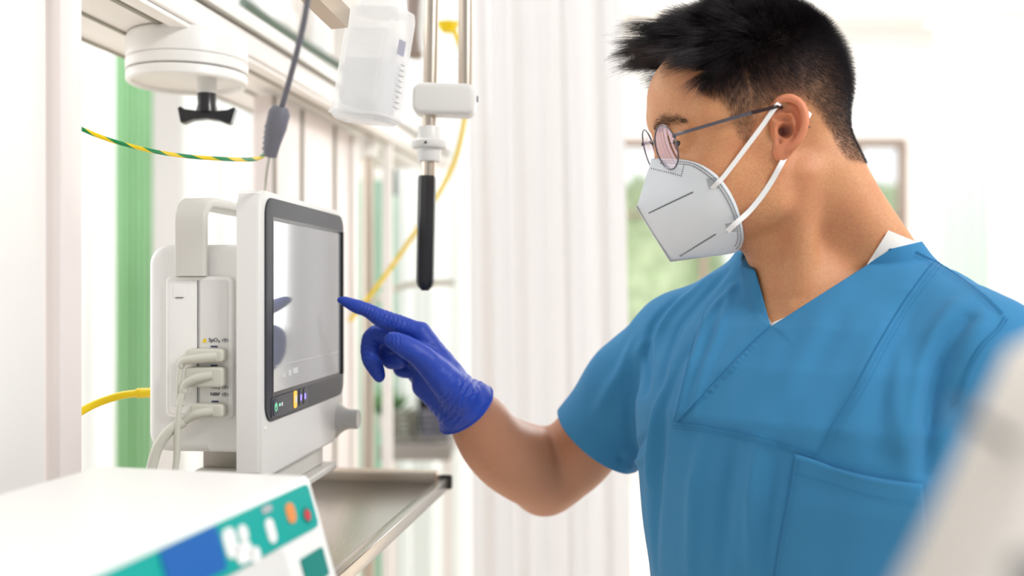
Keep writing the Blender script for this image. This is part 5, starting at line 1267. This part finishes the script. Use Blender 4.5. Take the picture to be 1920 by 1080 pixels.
# ribbed flange along the lower centre seam
bm = bmesh.new(); fq = [pl_h(a, b, 0.) for a, b in along([(1194, 388), (1257, 489)], 1.5, False)+along([(1257, 489), (1372, 473)], 1.5, False)]
add_tube(bm, [h2w(p) for p in fq[::3]], .0013, 8); obj('flange', bm, M['mask'], mk)
bm = bmesh.new()
for p in fq[::2]: add_tube(bm, [Vector(h2w(p))+Vector((0, -.0012, .0010)), Vector(h2w(p))+Vector((0, -.0012, -.0012))], .0005, 5)
o = obj('flange_ribbing', bm, M['stitch2'], mk, False); o['kind'] = 'stuff'
rb = [(1-.5, .12), (-.5, .12), (-.5, -.12), (.5, -.12)]
def band(name, pts, w_, m, par, t_=.0007):
    q = smooth_path([Vector(h2w(tuple(pl_h(a, b, c)))) for a, b, c in pts], 8); bm = bmesh.new()
    add_tube(bm, q, 1.0, prof=[(w_/2, t_/2), (-w_/2, t_/2), (-w_/2, -t_/2), (w_/2, -t_/2)], up=Vector((.12, -1, .1))); return obj(name, bm, m, par)
band('ear_loop', [(1334, 356, .0600), (1345, 343, .0655), (1358, 330, .067), (1400, 275, .0725), (1430, 235, .0765), (1452, 203, .0800), (1462, 194, .0760), (1470, 190, .066)], .0046, M['loop'], mk)
band('ear_loop', [(1508, 211, .0765), (1514, 214, .0765), (1518, 218, .0750)], .0050, M['loop'], mk, .003)
band('ear_loop', [(1364, 434, .0630), (1374, 424, .0665), (1384, 415, .0680), (1405, 396, .0675), (1428, 368, .0700), (1448, 338, .0735), (1464, 309, .0775), (1474, 290, .0735)], .0052, M['loop'], mk)
# ------------------------------------------------------------ round metal glasses
gs = bpy.data.objects.new('eyeglasses', None); COL.objects.link(gs); gs.parent = man; gs.location = Vector(h2w((.1, 0, .02)))-man.location; bpy.context.view_layer.update()
gs['label'] = 'thin gunmetal round eyeglasses'
gN = gs
def glink(o):
    mw = o.matrix_world.copy(); o.parent = gs; o.matrix_parent_inverse = (Matrix.Translation(man.location) @ Matrix.Translation(gs.location)).inverted(); return o
lc = pl_h(1251, 276, .034)
def lensframe(s):
    c = np.array([lc[0]+(.001 if s > 0 else .0055), s*.0352, lc[2]+(0 if s > 0 else .002)]); w_ = R(13 if s > 0 else -1)*s; up_ = np.array([math.sin(R(6)), 0, math.cos(R(6))]); sd = np.array([-math.sin(w_)*1, math.cos(w_), 0.]); sd = sd-sd@up_*up_; sd /= np.linalg.norm(sd); return c, sd, up_
for s in (1, -1):
    c, sd, up_ = lensframe(s); rim = []; nrm_ = np.cross(sd, up_)
    for k in range(64):
        a = 2*math.pi*k/64; rim.append(Vector(h2w(c+sd*(0.0248*math.cos(a))+up_*(.0222*math.sin(a)))))
    bm = bmesh.new(); add_tube(bm, rim, .00085, 10, closed=True); glink(obj('lens_rim', bm, M['gunmetal']))
    bm = bmesh.new(); rings = []
    for j in range(9):
        q = j/8*.97; rings.append([bm.verts.new(h2w(c+(sd*(0.0248*math.cos(2*math.pi*k/48))+up_*(.0222*math.sin(2*math.pi*k/48)))*q+nrm_*(.0022*(1-q*q)))) for k in (range(48) if j else range(1))])
    for A, B in zip(rings, rings[1:]):
        for k in range(48):
            f4 = list(dict.fromkeys([A[k % len(A)], A[(k+1) % len(A)], B[(k+1) % 48], B[k]])); bm.faces.new(f4)
    glink(obj('lens', bm, M['lens']))
    # hinge and temple
    hx = c+sd*s*.0246+up_*.0085
    tp_ = [hx, hx+np.array([-.003, s*.0035, .0005]), np.array([.084, s*.0640, hx[2]+.002])]
    e0 = pl_h(1300, 243, .0690); e1 = pl_h(1410, 211, .0800); e2 = pl_h(1440, 204, .0810); e3 = pl_h(1455, 200, .0800)
    tw = [tuple(hx), (hx[0]-.003, hx[1]*s+.002, hx[2]+.0006), tuple(e0), tuple(e1)]
    tw = [(a, abs(b)*s, cc_) for a, b, cc_ in tw]; q = smooth_path([Vector(h2w(p)) for p in tw], 8)
    bm = bmesh.new(); add_tube(bm, q, 1.0, prof=[(.0017*math.cos(a), .0007*math.sin(a)) for a in [2*math.pi*k/12 for k in range(12)]], up=Vector((.1, -1, .1))); glink(obj('temple_arm', bm, M['gunmetal']))
    tips = [tuple(e1), tuple(e2), tuple(e3), tuple(pl_h(1470, 204, .0700)), tuple(pl_h(1500, 225, .0690)), tuple(pl_h(1517, 240, .0715))]
    tips = [(a, abs(b)*s, cc_) for a, b, cc_ in tips]
    bm = bmesh.new(); add_tube(bm, smooth_path([Vector(h2w(p)) for p in tips], 8), [.0018]*41, 12); glink(obj('temple_tip', bm, M['temple_tip']))
    bm = bmesh.new(); add_box(bm, (0, 0, 0), (.004, .003, .0042), .0008); xf(bm, Matrix.Translation(h2w(hx))); glink(obj('hinge', bm, M['gunmetal']))
    bm = bmesh.new(); bmesh.ops.create_uvsphere(bm, u_segments=12, v_segments=8, radius=.003); xf(bm, Matrix.Translation(h2w((lc[0]-.004, s*.0105, lc[2]+.000)))); glink(obj('nose_pad', bm, M['lens']))
c, sd, up_ = lensframe(1); bq = [h2w(c-sd*.0244+up_*.005), h2w((lc[0]+.007, .006, lc[2]+.0085)), h2w((lc[0]+.009, -.006, lc[2]+.0095))]
c, sd, up_ = lensframe(-1); bq.append(h2w(c+sd*.0244+up_*.005))
bm = bmesh.new(); add_tube(bm, smooth_path([Vector(p) for p in bq], 8), .0011, 10); glink(obj('bridge', bm, M['gunmetal']))
